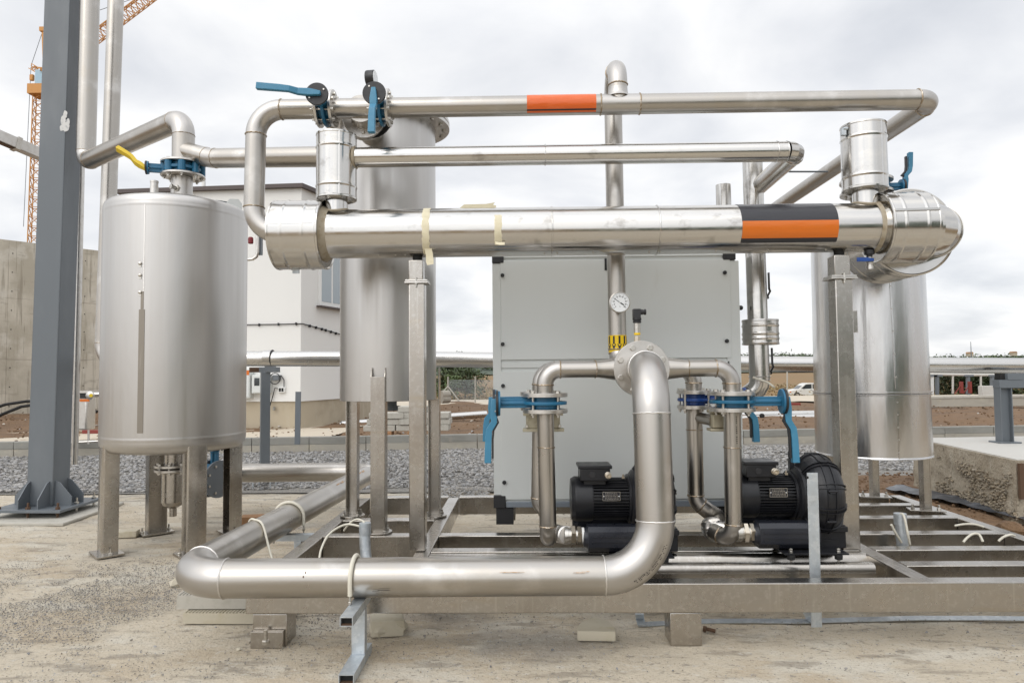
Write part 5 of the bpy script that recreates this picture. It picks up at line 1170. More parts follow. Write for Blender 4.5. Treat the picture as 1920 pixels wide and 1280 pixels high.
# ------------------------------------------------------------------ middle tank
Y2 = 5.78; x2 = A(728.5, 620, Y2).x; R2 = .402
zt2_, zb2_ = A(728, 236, Y2).z, A(638, 750, Y2).z
t2 = thing('column_tank', 'tall slim brushed stainless tank on three legs behind the taped shell', 'tank', (x2, Y2, ZT))
MB().lathe((x2, Y2, 0), (0, 0, 1), [(R2 - .02, zb2_ + .02), (R2 - .008, zb2_), (R2, zb2_ + .003), (R2, zt2_)], 112).build('tank_shell', 'brushed_tank', t2)
MB().disc((x2, Y2, zt2_ - .03), (0, 0, 1), .525, .03, 80).build('top_flange', 'machined_flange', t2)
MB().disc((x2, Y2, zt2_ + .005), (0, 0, 1), .525, .03, 80).build('cover_flange', 'machined_flange', t2); MB().disc((x2, Y2, zt2_), (0, 0, 1), .515, .005, 80).build('gasket', 'rubber', t2)
bolt_ring(t2, V((x2, Y2, zt2_ + .035)), (0, 0, 1), .475, 20, .02, .018, .065, .1)
MB().lathe((x2 + .02, Y2, 0), (0, 0, 1), [(.06, zb2_ - .09), (.06, zb2_ - .05), (.05, zb2_ - .05), (.05, zb2_ + .03)], 24).build('drain_stub', 'grey_paint', t2)
def baseplate(lg, x, y):
    MB().disc((x, y, ZT), (0, 0, 1), .105, .014, 40).build('base_plate', 'mill_plate', lg)
    for k in range(4):
        a = .785 + 1.5708 * k; q = V((x + math.cos(a) * .082, y + math.sin(a) * .082, ZT + .014)); MB().hexhead(q, (0, 0, 1), .015, .014).lathe(q, (0, 0, 1), [(.008, 0), (.008, .035)], 8).build('anchor_bolt', 'bolt_steel', lg)
pl_ = G(710, 996, ZT + .01); zlg = A(710, 706, pl_.y).z; zpr = A(710, 694, pl_.y).z
b = MB().box((pl_.x, pl_.y - .035, (ZT + .014 + zlg) / 2), (.108, .008, zlg - ZT - .014))
for k in (-1, 1): b.prism([(0, 0), (.09, 0), (.09, zpr - ZT - .014 + .02), (.03, zpr - ZT - .014 + .02), (0, zlg - ZT - .014)], V((pl_.x + k * .054 - .004, pl_.y - .0325, ZT + .014)), (0, 1, 0), (0, 0, 1), (1, 0, 0), .008)
lg = b.build('leg', 'mill_plate', t2, bevel=.0015); baseplate(lg, pl_.x, pl_.y)
for px, py in ((661, 965), (815, 965)):
    q = G(px, py, ZT + .01); h = A(px, 690 if px > 700 else 748, q.y).z
    dx = .025 if px > 700 else -.01
    b = MB().box((q.x - .045, q.y, (ZT + .014 + zb2_) / 2), (.008, .1, zb2_ - ZT - .014)).box((q.x + .045, q.y, (ZT + .014 + h) / 2), (.008, .1, h - ZT - .014)).box((q.x, q.y + .02, (ZT + .014 + zb2_) / 2), (.082, .008, zb2_ - ZT - .016))
    lg = b.build('leg', 'mill_plate', t2, bevel=.0015); baseplate(lg, q.x, q.y)

# ------------------------------------------------------------------ right tank
Y3 = 6.25; x3 = A(1634, 800, Y3).x; R3 = .472
zt3, zm3, zb3 = A(1630, 452, Y3).z, A(1520, 737, Y3).z, A(1640, 864, Y3 - R3).z
t3 = thing('clad_tank', 'bright aluminium clad tank at the right with a banded waist', 'tank', (x3, Y3, ZT))
def tp(z): return R3 - .006 * (z - zb3)
pr = [(R3 - .03, zb3 + .008), (R3 - .006, zb3), (R3 + .005, zb3 + .003), (R3 + .005, zb3 + .014), (R3, zb3 + .02)]
for k in range(1, 15): z = zb3 + .02 + (zm3 - zb3 - .05) * k / 14; pr.append((tp(z), z))
pr += [(tp(zm3), zm3 - .018), (tp(zm3) + .012, zm3 - .014), (tp(zm3) + .012, zm3 - .005), (tp(zm3) + .001, zm3), (tp(zm3) + .012, zm3 + .007), (tp(zm3) + .012, zm3 + .018), (tp(zm3), zm3 + .02)]
for k in range(1, 25): z = zm3 + .02 + (zt3 - zm3 - .03) * k / 24; pr.append((tp(z), z))
pr += [(tp(zt3) - .01, zt3), (.02, zt3 + .08)]
MB().lathe((x3, Y3, 0), (0, 0, 1), pr, 120).build('clad_shell', 'aluminium_tank', t3, smooth=40)
for y0_, y1_ in ((515, 728), (742, 860)):
    q0, q1 = on_cyl(1668 if y0_ < 600 else 1682, y0_, x3, Y3, R3 - .01), on_cyl(1681 if y0_ < 600 else 1686, y1_, x3, Y3, R3)
    o = V((q0.x - x3, q0.y - Y3, 0)).normalized(); sm = MB().beam(q0 + o * .001, q1 + o * .001, .008, .012, o.cross(V((0, 0, 1)))).build('lap_seam', 'aluminium_tank', t3)
    for k in range(5):
        q = q0.lerp(q1, (k + .5) / 5) + o * .001; MB().lathe(q, o, [(.007, 0), (.006, .006)], 8).build('screw', 'bolt_steel', sm)
for px, py in ((1736, 955), (1555, 930), (1640, 930)):
    q = G(px, py, ZT + .01); b = MB().box((q.x - .028, q.y, (ZT + zb3 + .05) / 2), (.007, .08, zb3 + .05 - ZT)).box((q.x, q.y - .034, (ZT + zb3 + .05) / 2), (.06, .007, zb3 + .05 - ZT)).box((q.x + .028, q.y, (ZT + zb3 + .05) / 2), (.007, .08, zb3 + .05 - ZT))
    lg = b.build('leg', 'mill_plate', t3); MB().box((q.x, q.y, ZT + .008), (.28, .13, .012), (1, -.25, 0)).build('base_plate', 'mill_plate', lg, bevel=.002)
    for k in (-1, 1): qq = V((q.x + k * .1, q.y - k * .025, ZT + .014)); MB().hexhead(qq, (0, 0, 1), .017, .016).lathe(qq, (0, 0, 1), [(.009, 0), (.009, .04)], 8).build('anchor_bolt', 'bolt_steel', lg)

# ------------------------------------------------------------------ grey steel column
cp = G(100, 934, .13); ca = R(33); cxv = V((math.cos(ca), math.sin(ca), 0)); cyv = V((-math.sin(ca), math.cos(ca), 0))
# the visible corner edge sits at pixel 98
ctr = G(98, 948, .13); ctr.z = .13
ca = R(-37); e1 = V((math.cos(ca + math.pi), math.sin(ca + math.pi), 0)); 
vdir = V((ctr.x, ctr.y, 0)).normalized(); sidew = V((vdir.y, -vdir.x, 0))
eL = (-sidew * .83 + vdir * .55).normalized(); eR = V((-eL.y, eL.x, 0))
if eR.dot(sidew) < 0: eR = -eR
SC = .302; cc0 = ctr + (eL + eR) * SC / 2
col = thing('steel_column', 'tall grey painted square steel column on a bolted base plate at the left', 'column', (cc0.x, cc0.y, 0))
MB().box(cc0 + V((0, 0, 3.6)), (SC, SC, 7.2), eL, eR).build('shaft', 'grey_paint', col, bevel=.012)
MB().box(cc0 + V((0, 0, -.015)), (.80, .80, .03), (eL + eR * 0), eR).build('base_plate', 'grey_paint', col, bevel=.003)
poly = [(0, 0), (.19, 0), (.19, .10), (.05, .26), (0, .28)]
for d, s_ in ((-eR, eL), (-eL, eR), (eL, eR), (eR, eL)):
    for k in ((-.36, .36) if d in (-eR, -eL) else (-.2, .2)):
        MB().prism(poly, cc0 + d * (SC / 2) + s_ * (SC * k) - s_ * .006, d, (0, 0, 1), s_, .012).build('gusset', 'grey_paint', col)
for i in (-1, 0, 1):
    for j in (-1, 0, 1):
        if i or j:
            q = cc0 + eL * (.33 * i) + eR * (.33 * j); MB().hexhead(q, (0, 0, 1), .026, .024).lathe(q - V((0, 0, .13)), (0, 0, 1), [(.013, 0), (.013, .20)], 10).hexhead(q - V((0, 0, .03)), (0, 0, -1), .024, .02).build('anchor_bolt', 'rust' if j < 0 else 'bolt_steel', col)
# pale scraped patch on the paint
q = ray(114, 230); n_ = -eR if True else 0
def on_plane(px, py, o, n): q = ray(px, py); return CAM + q * ((o - CAM).dot(n) / q.dot(n))
def blot(name, px, py, rx_, ry_, o, n, seed, m):
    c = on_plane(px, py, o, n); u = V((0, 0, 1)).cross(n).normalized(); rnd = random.Random(seed); b = MB(); n_p = 56
    rr_ = [1 + .22 * mn.noise(V((math.cos(6.283 * i / n_p) * 1.6 + seed, math.sin(6.283 * i / n_p) * 1.6, 0))) + .12 * mn.noise(V((math.cos(6.283 * i / n_p) * 6 + seed, math.sin(6.283 * i / n_p) * 6, 0))) for i in range(n_p)]; poly = [(math.cos(6.283 * i / n_p) * rx_ * rr_[i], math.sin(6.283 * i / n_p) * ry_ * rr_[i]) for i in range(n_p)]
    return b.prism(poly, c, u, (0, 0, 1), n, .0015).build(name, m, col)
fL = ctr; nLf = -eR          # face running along eL looks towards -eR

for k_, (bx_, by_, rx__, ry__) in enumerate(((109, 226, .032, .06), (114, 238, .04, .055), (113, 214, .022, .045), (118, 229, .02, .05), (106, 240, .018, .04))): blot('paint_scuff', bx_, by_, rx__, ry__, fL - nLf * (-.0003 * k_), nLf, 3 + k_, 'pale_scuff') 
col.rotation_euler = (0, R(.75), 0)
bs = MB().prism([(-.58, -.62), (.62, -.55), (.66, .55), (-.55, .6)], cc0 + V((0, 0, -.13)), eL, eR, (0, 0, 1), .035).build('footing', 'slab_grey', None, bevel=.012); tag(bs, 'thin concrete footing pad beneath the grey steel column', 'footing')
rnd = random.Random(12)
for i, (px, py, r_, l_) in enumerate(((42, 945, .05, 'pale grey stone wedged under the column plate, biggest of three'), (60, 943, .04, 'grey stone wedged under the column plate, middle of three'), (76, 944, .032, 'small dark stone wedged under the column plate, nearest the corner'))):
    tag(MB().stone(G(px, py, .05) , r_, 30 + i, .7).build('packing_stone', 'cement_top', None, smooth=15), l_, 'stone', 'stones under the column plate')

# rectangular duct passing behind the column at the upper left
p, q = A(-40, 240, 8.8), A(90, 296, 9.6); dt_ = tag(MB().beam(p, q, .14, .15).build('duct', 'machined_flange', None, bevel=.006), 'grey metal duct slanting down from the left frame edge behind the steel column', 'duct')
f_ = p.lerp(q, .52); MB().beam(f_ - (q - p).normalized() * .03, f_ + (q - p).normalized() * .03, .165, .175).build('duct_joint', 'bolt_steel', dt_)
MB().beam(f_ - (q - p).normalized() * .22 - V((0, 0, .082)), f_ - (q - p).normalized() * .02 - V((0, 0, .082)), .08, .012).build('rust_stain', 'rust', dt_)
# ------------------------------------------------------------------ background pipe with its stands
ya = 8.62
bgp = pipe('service_pipe', 'long clad service pipe running at eye level behind all the equipment', 'pipe', [A(325, 672, 8.76), A(800, 673, 8.66), A(1450, 682, 8.8), A(1450, 682, 8.8) + (A(2050, 686, 8.95) - A(1450, 682, 8.8)) * 3], .098, .3, 'pipe_cladding_far', 'pipe_cladding_far', 'pipe_cladding_far', n=40, welds=False)
q = A(503, 671, 8.72); MB().tube([q - V((.05, 0, 0)), q + V((.05, 0, 0))], .101, 40).build('pipe_sleeve', 'pipe_cladding_far', bgp); weld(q + V((.055, 0, 0)), ax, .1, bgp, 'black_plastic', .008, 'strap')
q = G(496, 913, .02); st = thing('pipe_stand', 'grey steel tee stand on threaded rods under the service pipe, beside the left tank', 'stand', (q.x, q.y, 0), 'grey stands of the service pipe')
zc = A(498, 697, q.y).z
MB().box((q.x, q.y, (.26 + zc) / 2), (.125, .125, zc - .26), (1, .5, 0)).build('post', 'grey_paint', st, bevel=.006)
MB().box((q.x + .06, q.y, zc + .03), (.26, .12, .075)).build('cross_arm', 'grey_paint', st, bevel=.004); MB().beam((q.x - .22, q.y - .02, zc + .03), (q.x, q.y + .1, zc + .03), .08, .07).build('cross_arm', 'rust', st)
MB().box((q.x + .07, q.y, zc + .105), (.12, .12, .08)).build('saddle', 'grey_paint', st, bevel=.004)
MB().box((q.x, q.y, .25), (.32, .30, .016)).build('base_plate', 'galvanised', st, bevel=.002)
for i in (-1, 1):
    for j in (-1, 1): MB().lathe((q.x + i * .12, q.y + j * .11, 0), (0, 0, 1), [(.009, 0), (.009, .31)], 8).hexhead((q.x + i * .12, q.y + j * .11, .258), (0, 0, 1), .018, .016).hexhead((q.x + i * .12, q.y + j * .11, .24), (0, 0, -1), .018, .014).build('threaded_rod', 'galvanised', st)
# concrete block with the second stand
bz = .80
b0 = G(1757, 930, 0); bl = thing('concrete_block', 'large rough cast concrete footing block at the right edge', 'block', b0)
b1p, b2p = G(2080, 1085, 0), G(2050, 860, bz)
b = MB(); p1_ = G(1909, 986, 0); fpts = [V((b0.x, b0.y, 0)), V((p1_.x, p1_.y, 0)), V((p1_.x + 2.6, p1_.y + .3, 0)), V((b0.x + 2.6, b0.y + .9, 0)), V((b0.x + .06, b0.y + .62, 0))]
zt0 = A(1757, 832, b0.y).z; zt1 = A(1920, 862, fpts[1].y + .1).z
def zat(p): return zt0 + (zt1 - zt0) * 0
nseg = 26; rowsz = 12
ring_pts = []
for i in range(len(fpts)):
    p, q = fpts[i], fpts[(i + 1) % len(fpts)]
    for k in range(nseg): ring_pts.append(p.lerp(q, k / nseg))
rows = []
for j in range(rowsz + 1):
    z = zt0 * j / rowsz; row = []
    for p in ring_pts:
        w_ = .022 * mn.noise(V((p.x * 6, p.y * 6, z * 7))) + .012 * mn.noise(V((p.x * 17, p.y * 17, z * 17))); ctrb = V((b0.x + 1.3, b0.y - .5, 0)); o = (p - ctrb).normalized()
        row.append(b.bm.verts.new(p + o * (w_ if j < rowsz else w_ * .3) + V((0, 0, z + (.004 if j == rowsz else 0)))))
    rows.append(row)
for j in range(rowsz): b.bridge(rows[j], rows[j + 1])
b.face(rows[-1]); b.build('block', 'rough_concrete', bl, smooth=30)
b = MB(); b.prism([((p - b0).x * .985 + .03, (p - b0).y * .985) for p in ring_pts], (b0.x, b0.y, zt0 + .003), (1, 0, 0), (0, 1, 0), (0, 0, 1), .012); b.build('cement_top', 'cement_top', bl)
MB().box(V((fpts[1].x + .03, fpts[1].y - .03, zt0 * .7)), (.05, .03, zt0 * .55), (1, .1, 0)).build('form_board', 'rust', bl)
def exposed(rnd):
    t_ = rnd.random(); p = fpts[0].lerp(fpts[1], t_); z = rnd.random() ** 2.2 * zt0 * .8
    if mn.noise(V((p.x * 3, p.y * 3, z * 4))) + rnd.uniform(-.25, .25) - z * .9 < -.22: return None
    return (p.x - .012, p.y - .012, z)
eg = scatter('aggregate', 2200, exposed, lambda r: r.uniform(.009, .022), 'aggregate_stone', 15, tint=(.28, .55), warm=.04); eg.parent = bl; eg.location = eg.location - bl.location
YQ = b0.y - .05; ps_ = V((A(1884, 824, YQ).x, YQ, zt0 + .014)); st = thing('pipe_stand', 'dark grey steel frame stand on the concrete block under the service pipe', 'stand', ps_, 'grey stands of the service pipe')
ztp = A(1880, 712, YQ).z
wv, fl, th = .15, .12, .012
MB().prism([(-wv / 2, -fl / 2), (-wv / 2 + th, -fl / 2), (-wv / 2 + th, -th / 2), (wv / 2 - th, -th / 2), (wv / 2 - th, -fl / 2), (wv / 2, -fl / 2), (wv / 2, fl / 2), (wv / 2 - th, fl / 2), (wv / 2 - th, th / 2), (-wv / 2 + th, th / 2), (-wv / 2 + th, fl / 2), (-wv / 2, fl / 2)], ps_, (1, 0, 0), (0, 1, 0), (0, 0, 1), ztp - ps_.z - .1).build('post', 'grey_paint', st)
MB().box((ps_.x + .75, ps_.y, ztp - .05), (1.66, .13, .1)).build('cross_arm', 'grey_paint', st, bevel=.004)
MB().box((ps_.x + .13, ps_.y, ztp + .042), (.22, .14, .08)).build('saddle', 'grey_paint', st, bevel=.003); MB().box((ps_.x - .01, ps_.y + .03, ztp + .042), (.06, .1, .08)).build('saddle_hole', 'rubber', st)
MB().box((ps_.x, ps_.y, ps_.z + .01), (.26, .22, .02)).build('base_plate', 'grey_paint', st)
sg = A(1918, 708, 9.0); t = thing('small_sign', 'small white sign with red marks beyond the pipe stand, cut by the frame edge', 'sign', sg - V((0, 0, .1)))
MB().box(sg, (.14, .01, .055)).build('board', 'white_plastic', t); MB().box(sg + V((-.03, -.007, 0)), (.02, .004, .03)).box(sg + V((.005, -.007, 0)), (.012, .004, .03)).build('red_mark', 'red_paint', t)
# plastic sheet on the ground right of the skid
shp = [G(1672, 928), G(1700, 930), G(1925, 985), G(1960, 1010), G(1905, 1000), G(1700, 945)]
b = MB(); gl_ = []; P_, Q_ = [G(1660, 928), G(1720, 942), G(1800, 960), G(1870, 978), G(1990, 1008)], [G(1685, 921), G(1760, 937), G(1830, 950), G(1890, 965), G(2020, 992)]
for j in range(7):
    row = []
    for i in range(33):
        f = i / 32 * 4; k = min(3, int(f)); p = P_[k].lerp(P_[k + 1], f - k).lerp(Q_[k].lerp(Q_[k + 1], f - k), j / 6); p.z = .095 + .025 * mn.noise(V((p.x * 6, p.y * 6, 1))) ; row.append(b.bm.verts.new(p))
    gl_.append(row)
for j in range(6):
    for i in range(32): b.face((gl_[j][i], gl_[j][i + 1], gl_[j + 1][i + 1], gl_[j + 1][i]))
tag(b.build('plastic_sheet', 'black_sheet', None, smooth=60), 'crumpled dark plastic sheet along the frame beside the concrete block', 'plastic sheet')
q = G(1908, 1008, .1); tag(MB().stone(q + V((.0, .1, .05)), .13, 55, .75).stone(q + V((.14, .06, .02)), .1, 56, .7).stone(q + V((-.02, .04, .0)), .07, 57, .7).build('earth_clod', 'dirt', None, smooth=20), 'brown clod of earth between the frame and the concrete block', 'earth clod')

# ------------------------------------------------------------------ things on and round the pad
def ubolt(parent, c, d, r, zb_, m='cream_cable', rod=.0125, sk_=0):
    """sleeved U-bolt over a pipe with axis d at c, down to zb_"""
    d = V(d).normalized(); s_ = d.cross(V((0, 0, 1))).normalized(); n = 18; pts = [c + s_ * (r + rod) + V((0, 0, zb_ + .045 - c.z))]
    pts += [c + (s_ * math.cos(math.pi * i / n) + V((0, 0, 1)) * math.sin(math.pi * i / n)) * (r + rod) for i in range(n + 1)] + [c - s_ * (r + rod) + V((0, 0, zb_ + .045 - c.z))]
    u = MB().tube(pts, rod, 12).build('u_bolt', m, parent)
    for k in (1, -1):
        q = c + s_ * (k * (r + rod)); MB().lathe(V((q.x, q.y, zb_ - .10)), (0, 0, 1), [(.006, 0), (.006, .15)], 8).hexhead(V((q.x, q.y, zb_ + .004)), (0, 0, 1), .012, .012).build('threaded_end', 'bolt_steel', u)
def stand(label, c, d, front, back, hfoot, ztop):
    """galvanised stand: channel on top, post, foot; c under the pipe, d along the channel"""
    t = thing('pipe_support', label, 'support', (c.x, c.y, 0), 'galvanised supports of the thick pipe'); d = V(d).normalized(); s_ = d.cross(V((0, 0, 1)))
    def tube_(p, q, w_, h_, name):
        b = MB(); th = .004
        for o, ww, hh in (((0, h_ / 2 - th / 2), w_, th), ((0, -h_ / 2 + th / 2), w_, th), ((w_ / 2 - th / 2, 0), th, h_ - 2 * th - .0005), ((-w_ / 2 + th / 2, 0), th, h_ - 2 * th - .0005)):
            b.box((p + q) / 2 + s_ * o[0] + V((0, 0, o[1])), ((q - p).length, ww, hh), d, s_)
        f = b.build(name, 'galvanised', t); k = MB().box((p + q) / 2, ((q - p).length - .06, w_ - .009, h_ - .009), d, s_).build('shade_core', 'rubber', f); MB().box((p + q) / 2 - V((0, 0, h_ / 2 - th - .002)), ((q - p).length - .004, w_ - .010, .003), d, s_).build('rust_layer', 'rust', f); return f  # black core paints the shade inside the open tube; rust lies on its floor
    tube_(c + d * front + V((0, 0, ztop - .025)), c + d * back + V((0, 0, ztop - .025)), .068, .048, 'top_channel')
    MB().box(V((c.x, c.y, (ztop - .05 + .05) / 2)), (.075, .055, ztop - .1), s_, d).build('post', 'galvanised', t, bevel=.003)
    if hfoot: tube_(c + d * front + V((0, 0, .026)), c + d * back + V((0, 0, .026)), .08, .05, 'foot_channel')
    return t
zpb = zl - .109
xs1 = A(667, 1080, 3.9).x
s1 = stand('galvanised support stand with open rusty channel ends at the front of the thick pipe', V((xs1 + .03, 3.86, 0)), (0, -1, 0), .28, -.14, True, zpb)
ubolt(s1, V((xs1 - .0, 3.89, zl)), (1, 0, 0), .1075, zpb)
y2_ = 5.42; s2 = stand('galvanised support stand under the receding part of the thick pipe', V((big_at(y2_).x + .12, y2_, 0)), (1, 0, 0), .20, -.30, True, zpb)
ubolt(s2, big_at(y2_ + .1), (0, 1, 0), .1075, zpb)
# thin cream cable slung over the pipe
pts = [big_at(4.92) + V((-.115, .1, -.03)), big_at(4.92) + V((-.06, .03, .094)), big_at(4.9) + V((.0, 0, .1125)), big_at(4.88) + V((.075, -.03, .088)), big_at(4.85) + V((.16, -.1, -.05)), big_at(4.8) + V((.30, -.25, -.24)), big_at(4.7) + V((.36, -.3, -.40))]
def smooth_path(pts, n=10):
    pts = [V(p) for p in pts]; res = []
    for i in range(len(pts) - 1):
        a, b, c, d = pts[max(i - 1, 0)], pts[i], pts[i + 1], pts[min(i + 2, len(pts) - 1)]
        for k in range(n): f = k / n; res.append(.5 * (2 * b + (c - a) * f + (2 * a - 5 * b + 4 * c - d) * f * f + (3 * b - a - 3 * c + d) * f ** 3))
    return res + [pts[-1]]
def cable(label, pts, r=.007, m='cream_cable'): return tag(MB().tube(smooth_path(pts), r, 10).build('cable', m), label, 'cable', 'loose cream cables')
cable('cream cable slung over the receding thick pipe, hanging to the ground', pts, .008)
cable('cream cable arching from the upright conduit down over the frame beam, wider of two', [A(689, 988, 4.75), A(675, 986, 4.75), A(648, 983, 4.78), A(618, 1000, 4.7), A(602, 1030, 4.6), A(598, 1058, 4.5)], .0075)
cable('cream cable hooped out of the conduit top, smaller of two', [A(685, 984, 4.74), A(680, 976, 4.76), A(668, 973, 4.78), A(655, 981, 4.8), A(645, 994, 4.85)], .0065)
cable('dark looped cable lying on the ground under the frame, by the conduit', [G(632, 1026), G(622, 1034, .1), G(622, 1046, .02), G(640, 1052), G(690, 1052), G(715, 1046, .02), G(722, 1036, .12), G(719, 1026, .15)], .008, 'grit_patch')
def conduit(label, pts, r=.037):
    t = thing('conduit_stub', label, 'conduit', pts[0], 'galvanised conduit stubs'); p = smooth_path(pts)
    MB().tube(p, r, 28).build('conduit', 'galvanised', t); MB().tube([p[-1] - V((0, 0, .06)), p[-1] + V((0, 0, .02))], r * 1.09, 28).build('socket', 'galvanised', t); return t
conduit('galvanised conduit bending up between the frame beams beside the tank leg', [V((A(705, 1075, 4.68).x, 4.66, .02)), V((A(696, 1050, 4.7).x, 4.68, .20)), V((A(686, 1020, 4.72).x, 4.72, .36)), V((A(684, 995, 4.74).x, 4.74, .50)), V((A(684.5, 982, 4.74).x, 4.74, .555))])
conduit('galvanised conduit standing between the frame beams at the right', [V((A(1694, 1020, 5.12).x, 5.12, .05)), V((A(1692, 1000, 5.12).x, 5.12, .25)), V((A(1688, 975, 5.12).x, 5.12, A(1688, 967, 5.12).z))], .04)
cable('cream cable hanging out of the conduit standing at the right', [A(1686, 966, 5.1), A(1692, 963, 5.08), A(1697, 975, 5.05), A(1702, 1000, 5.03), A(1706, 1020, 5.05)], .0085)
cable('straight cream cable end left of the conduit standing at the right', [A(1671, 983, 5.0), A(1680, 1000, 5.02), A(1690, 1016, 5.06)], .0085)
cable('cream cable hoop inside the last bay of the frame at the right', [A(1806, 1016, 5.0), A(1815, 1006, 5.02), A(1826, 1000, 5.05), A(1836, 1002, 5.05), A(1843, 1015, 5.02)], .0085)
cable('cream cable laid over the outer frame beam near the concrete block', [A(1790, 985, 5.5), A(1810, 982, 5.5), A(1830, 983, 5.5), A(1850, 990, 5.5)], .008)
cable('short cream cable end over the outer frame beam at the frame edge', [A(1872, 1014, 5.0), A(1882, 1006, 5.0), A(1895, 1002, 5.02), A(1902, 1004, 5.05)], .0085)
# galvanised flat bars
fx = A(1519, 890, 4.3); t = thing('flat_bar', 'upright galvanised flat bar with a hole near its tip, before the open black blower', 'flat bar', (fx.x, 4.28, 0), 'galvanised earthing strips')
b = MB().box((fx.x + .005, 4.28, .02 + (A(1516, 889, 4.28).z) / 2), (.066, .006, A(1516, 889, 4.28).z - .02), (1, 0, -.0)); b.build('bar', 'galvanised', t, bevel=.001)
MB().disc((A(1514.5, 895, 4.27).x, 4.277, A(1514, 895, 4.27).z), (0, -1, 0), .009, .0012, 16).build('hole', 'rubber', t)
MB().bar([G(1513, 1138, .10), G(1517, 1150, .06), G(1522, 1160, .02), G(1530, 1166, .014)], .07, .005, (1, 0, 0)).build('bar_foot', 'galvanised', t)
pts = [G(x, y, .008) for x, y in ((1196, 1170), (1240, 1168), (1320, 1164), (1400, 1163), (1500, 1164), (1600, 1161), (1720, 1158), (1840, 1158), (1990, 1160))]
t = thing('flat_bar', 'long galvanised flat bar lying on the concrete before the frame', 'flat bar', pts[0], 'galvanised earthing strips'); MB().bar(pts, .045, .005, (0, 1, .25)).build('bar', 'galvanised', t)
MB().bar([G(1204, 1172, .01), G(1200, 1160, .03), G(1199, 1150, .09)], .055, .005, (1, 0, 0)).build('bent_end', 'galvanised', t)
# slabs, bricks, stones
def slab(name, label, px, py, size, rz, m, z=0, cat='slab', ribs=True, tilt=0):
    q = G(px, py, z); c = V((q.x, q.y + size[1] / 2, z + size[2] / 2)); X = V((math.cos(rz), math.sin(rz), tilt)); b = MB().box(c, size, X)
    if ribs:
        n = int(size[0] / .022); Yv = V((-math.sin(rz), math.cos(rz), 0))
        for i in range(n): b.beam(c + X * (-size[0] / 2 + .011 + i * .022) - Yv * (size[1] / 2 - .004) + V((0, 0, size[2] / 2 + .003)), c + X * (-size[0] / 2 + .011 + i * .022) + Yv * (size[1] / 2 - .004) + V((0, 0, size[2] / 2 + .003)), .012, .008)
    return tag(b.build(name, m, None, bevel=.0 if ribs else .006), label, cat)
slab('paving_slab', 'cream ribbed paving slab lying on the ground under the frame corner', 432, 1169, (.62, .30, .065), R(-1), 'slab_cream')
slab('paving_slab', 'grey ribbed paving slab stacked on the cream one under the frame corner', 402, 1141, (.50, .26, .085), 0, 'slab_grey', .078)
slab('timber_block', 'small cream block lying behind the front left tank leg', 232, 1008, (.20, .12, .06), R(12), 'slab_cream', 0, 'block', False)
q = G(718, 1200); tag(MB().box(V((q.x, q.y + .12, .055)), (.20, .18, .10), (1, .25, -.05)).stone(V((q.x - .04, q.y + .06, .05)), .07, 61, .8).stone(V((q.x + .07, q.y + .1, .05)), .065, 62, .8).build('broken_paver', 'slab_cream', None, bevel=.012, smooth=25), 'broken cream paver fragment on the ground beside the pipe stand', 'paver')
q = G(1120, 1203); tag(MB().prism([(-.12, 0), (.11, -.01), (.11, .06), (.07, .17), (-.02, .24), (-.09, .17), (-.12, .08)], V((q.x, q.y, .004)), (1, 0, 0), (.1, 1, 0), (0, 0, 1), .062).build('broken_paver', 'slab_cream', None, bevel=.010, smooth=25), 'broken pointed cream paver lying before the frame near its pedestal', 'paver')
q = G(1325, 1183); t = thing('loose_bolt', 'dark loose bolt lying beside the front pedestal', 'bolt', q); MB().hexhead(q + V((-.02, .0, .018)), (1, -.5, -.1), .02, .018).lathe(q + V((0, -.01, .018)), (1, -.5, -.1), [(.011, 0), (.011, .05)], 10).build('bolt', 'rust', t)
slab('brick', 'orange brick lying behind the back legs of the left tank', 470, 985, (.26, .16, .09), R(8), 'brick_orange', 0, 'brick', False)
for i, (px, py, r_, l_, m) in enumerate(((330, 1097, .055, 'tan stone lying on the ground at the elbow of the thick pipe', 'slab_cream'), (440, 996, .06, 'pale stone lying at the foot of the back right tank leg', 'cement_top'), (448, 1218, .018, 'small tan pebble alone on the bare ground in the left foreground', 'slab_cream'), (433, 1050, .05, 'brown stone under the receding thick pipe', 'dirt'), (800, 1060, .05, 'brown stone on the ground beneath the left post', 'brick_orange'))):
    q = G(px, py); tag(MB().stone(q + V((0, 0, r_ * .35)), r_, 70 + i, .6).build('stone', m, None, smooth=15), l_, 'stone')
# ------------------------------------------------------------------ yard behind the kerb
t = thing('filter_unit', 'upright grey filter vessel with a black and orange label behind the grey column', 'filter', A(162, 820, 12.6)); y_ = 13.4
p, q = A(143, 805, y_), A(172, 736, y_)
MB().box(((p.x + q.x) / 2, y_, (p.z + q.z) / 2), (q.x - p.x, .3, q.z - p.z)).build('vessel', 'machined_flange', t, bevel=.03)
MB().box(((p.x + q.x) / 2, y_, q.z + .02), (q.x - p.x + .12, .4, .04)).build('lid', 'machined_flange', t)
c = A(159, 742, y_ - .16); nl_ = MB().box(c, (.19, .012, .1)).build('label', 'sign_black', t); MB().box(c + V((0, -.002, -.085)), (.19, .012, .05)).build('orange_strip', 'orange_film', nl_)
MB().tube([A(168, 740, y_ - .1), A(200, 739, y_ - .1)], .05, 16).lathe(A(170, 741, y_ - .25), (0, -1, 0), [(.08, 0), (.08, .03), (.04, .05)], 20).build('inlet', 'machined_flange', t)
MB().lathe(A(171, 741, y_ - .3), (0, -1, 0), [(.035, 0), (.035, .01)], 16).build('yellow_cap', 'yellow_paint', t)
MB().tube([A(140, 740, y_), A(138, 830, y_)], .05, 14).tube([A(166, 806, y_ - .15), A(166, 832, y_ - .15)], .02, 8).tube([A(136, 829, y_ - .15), A(196, 826, y_ - .15)], .02, 8).build('stand_tube', 'machined_flange', t)
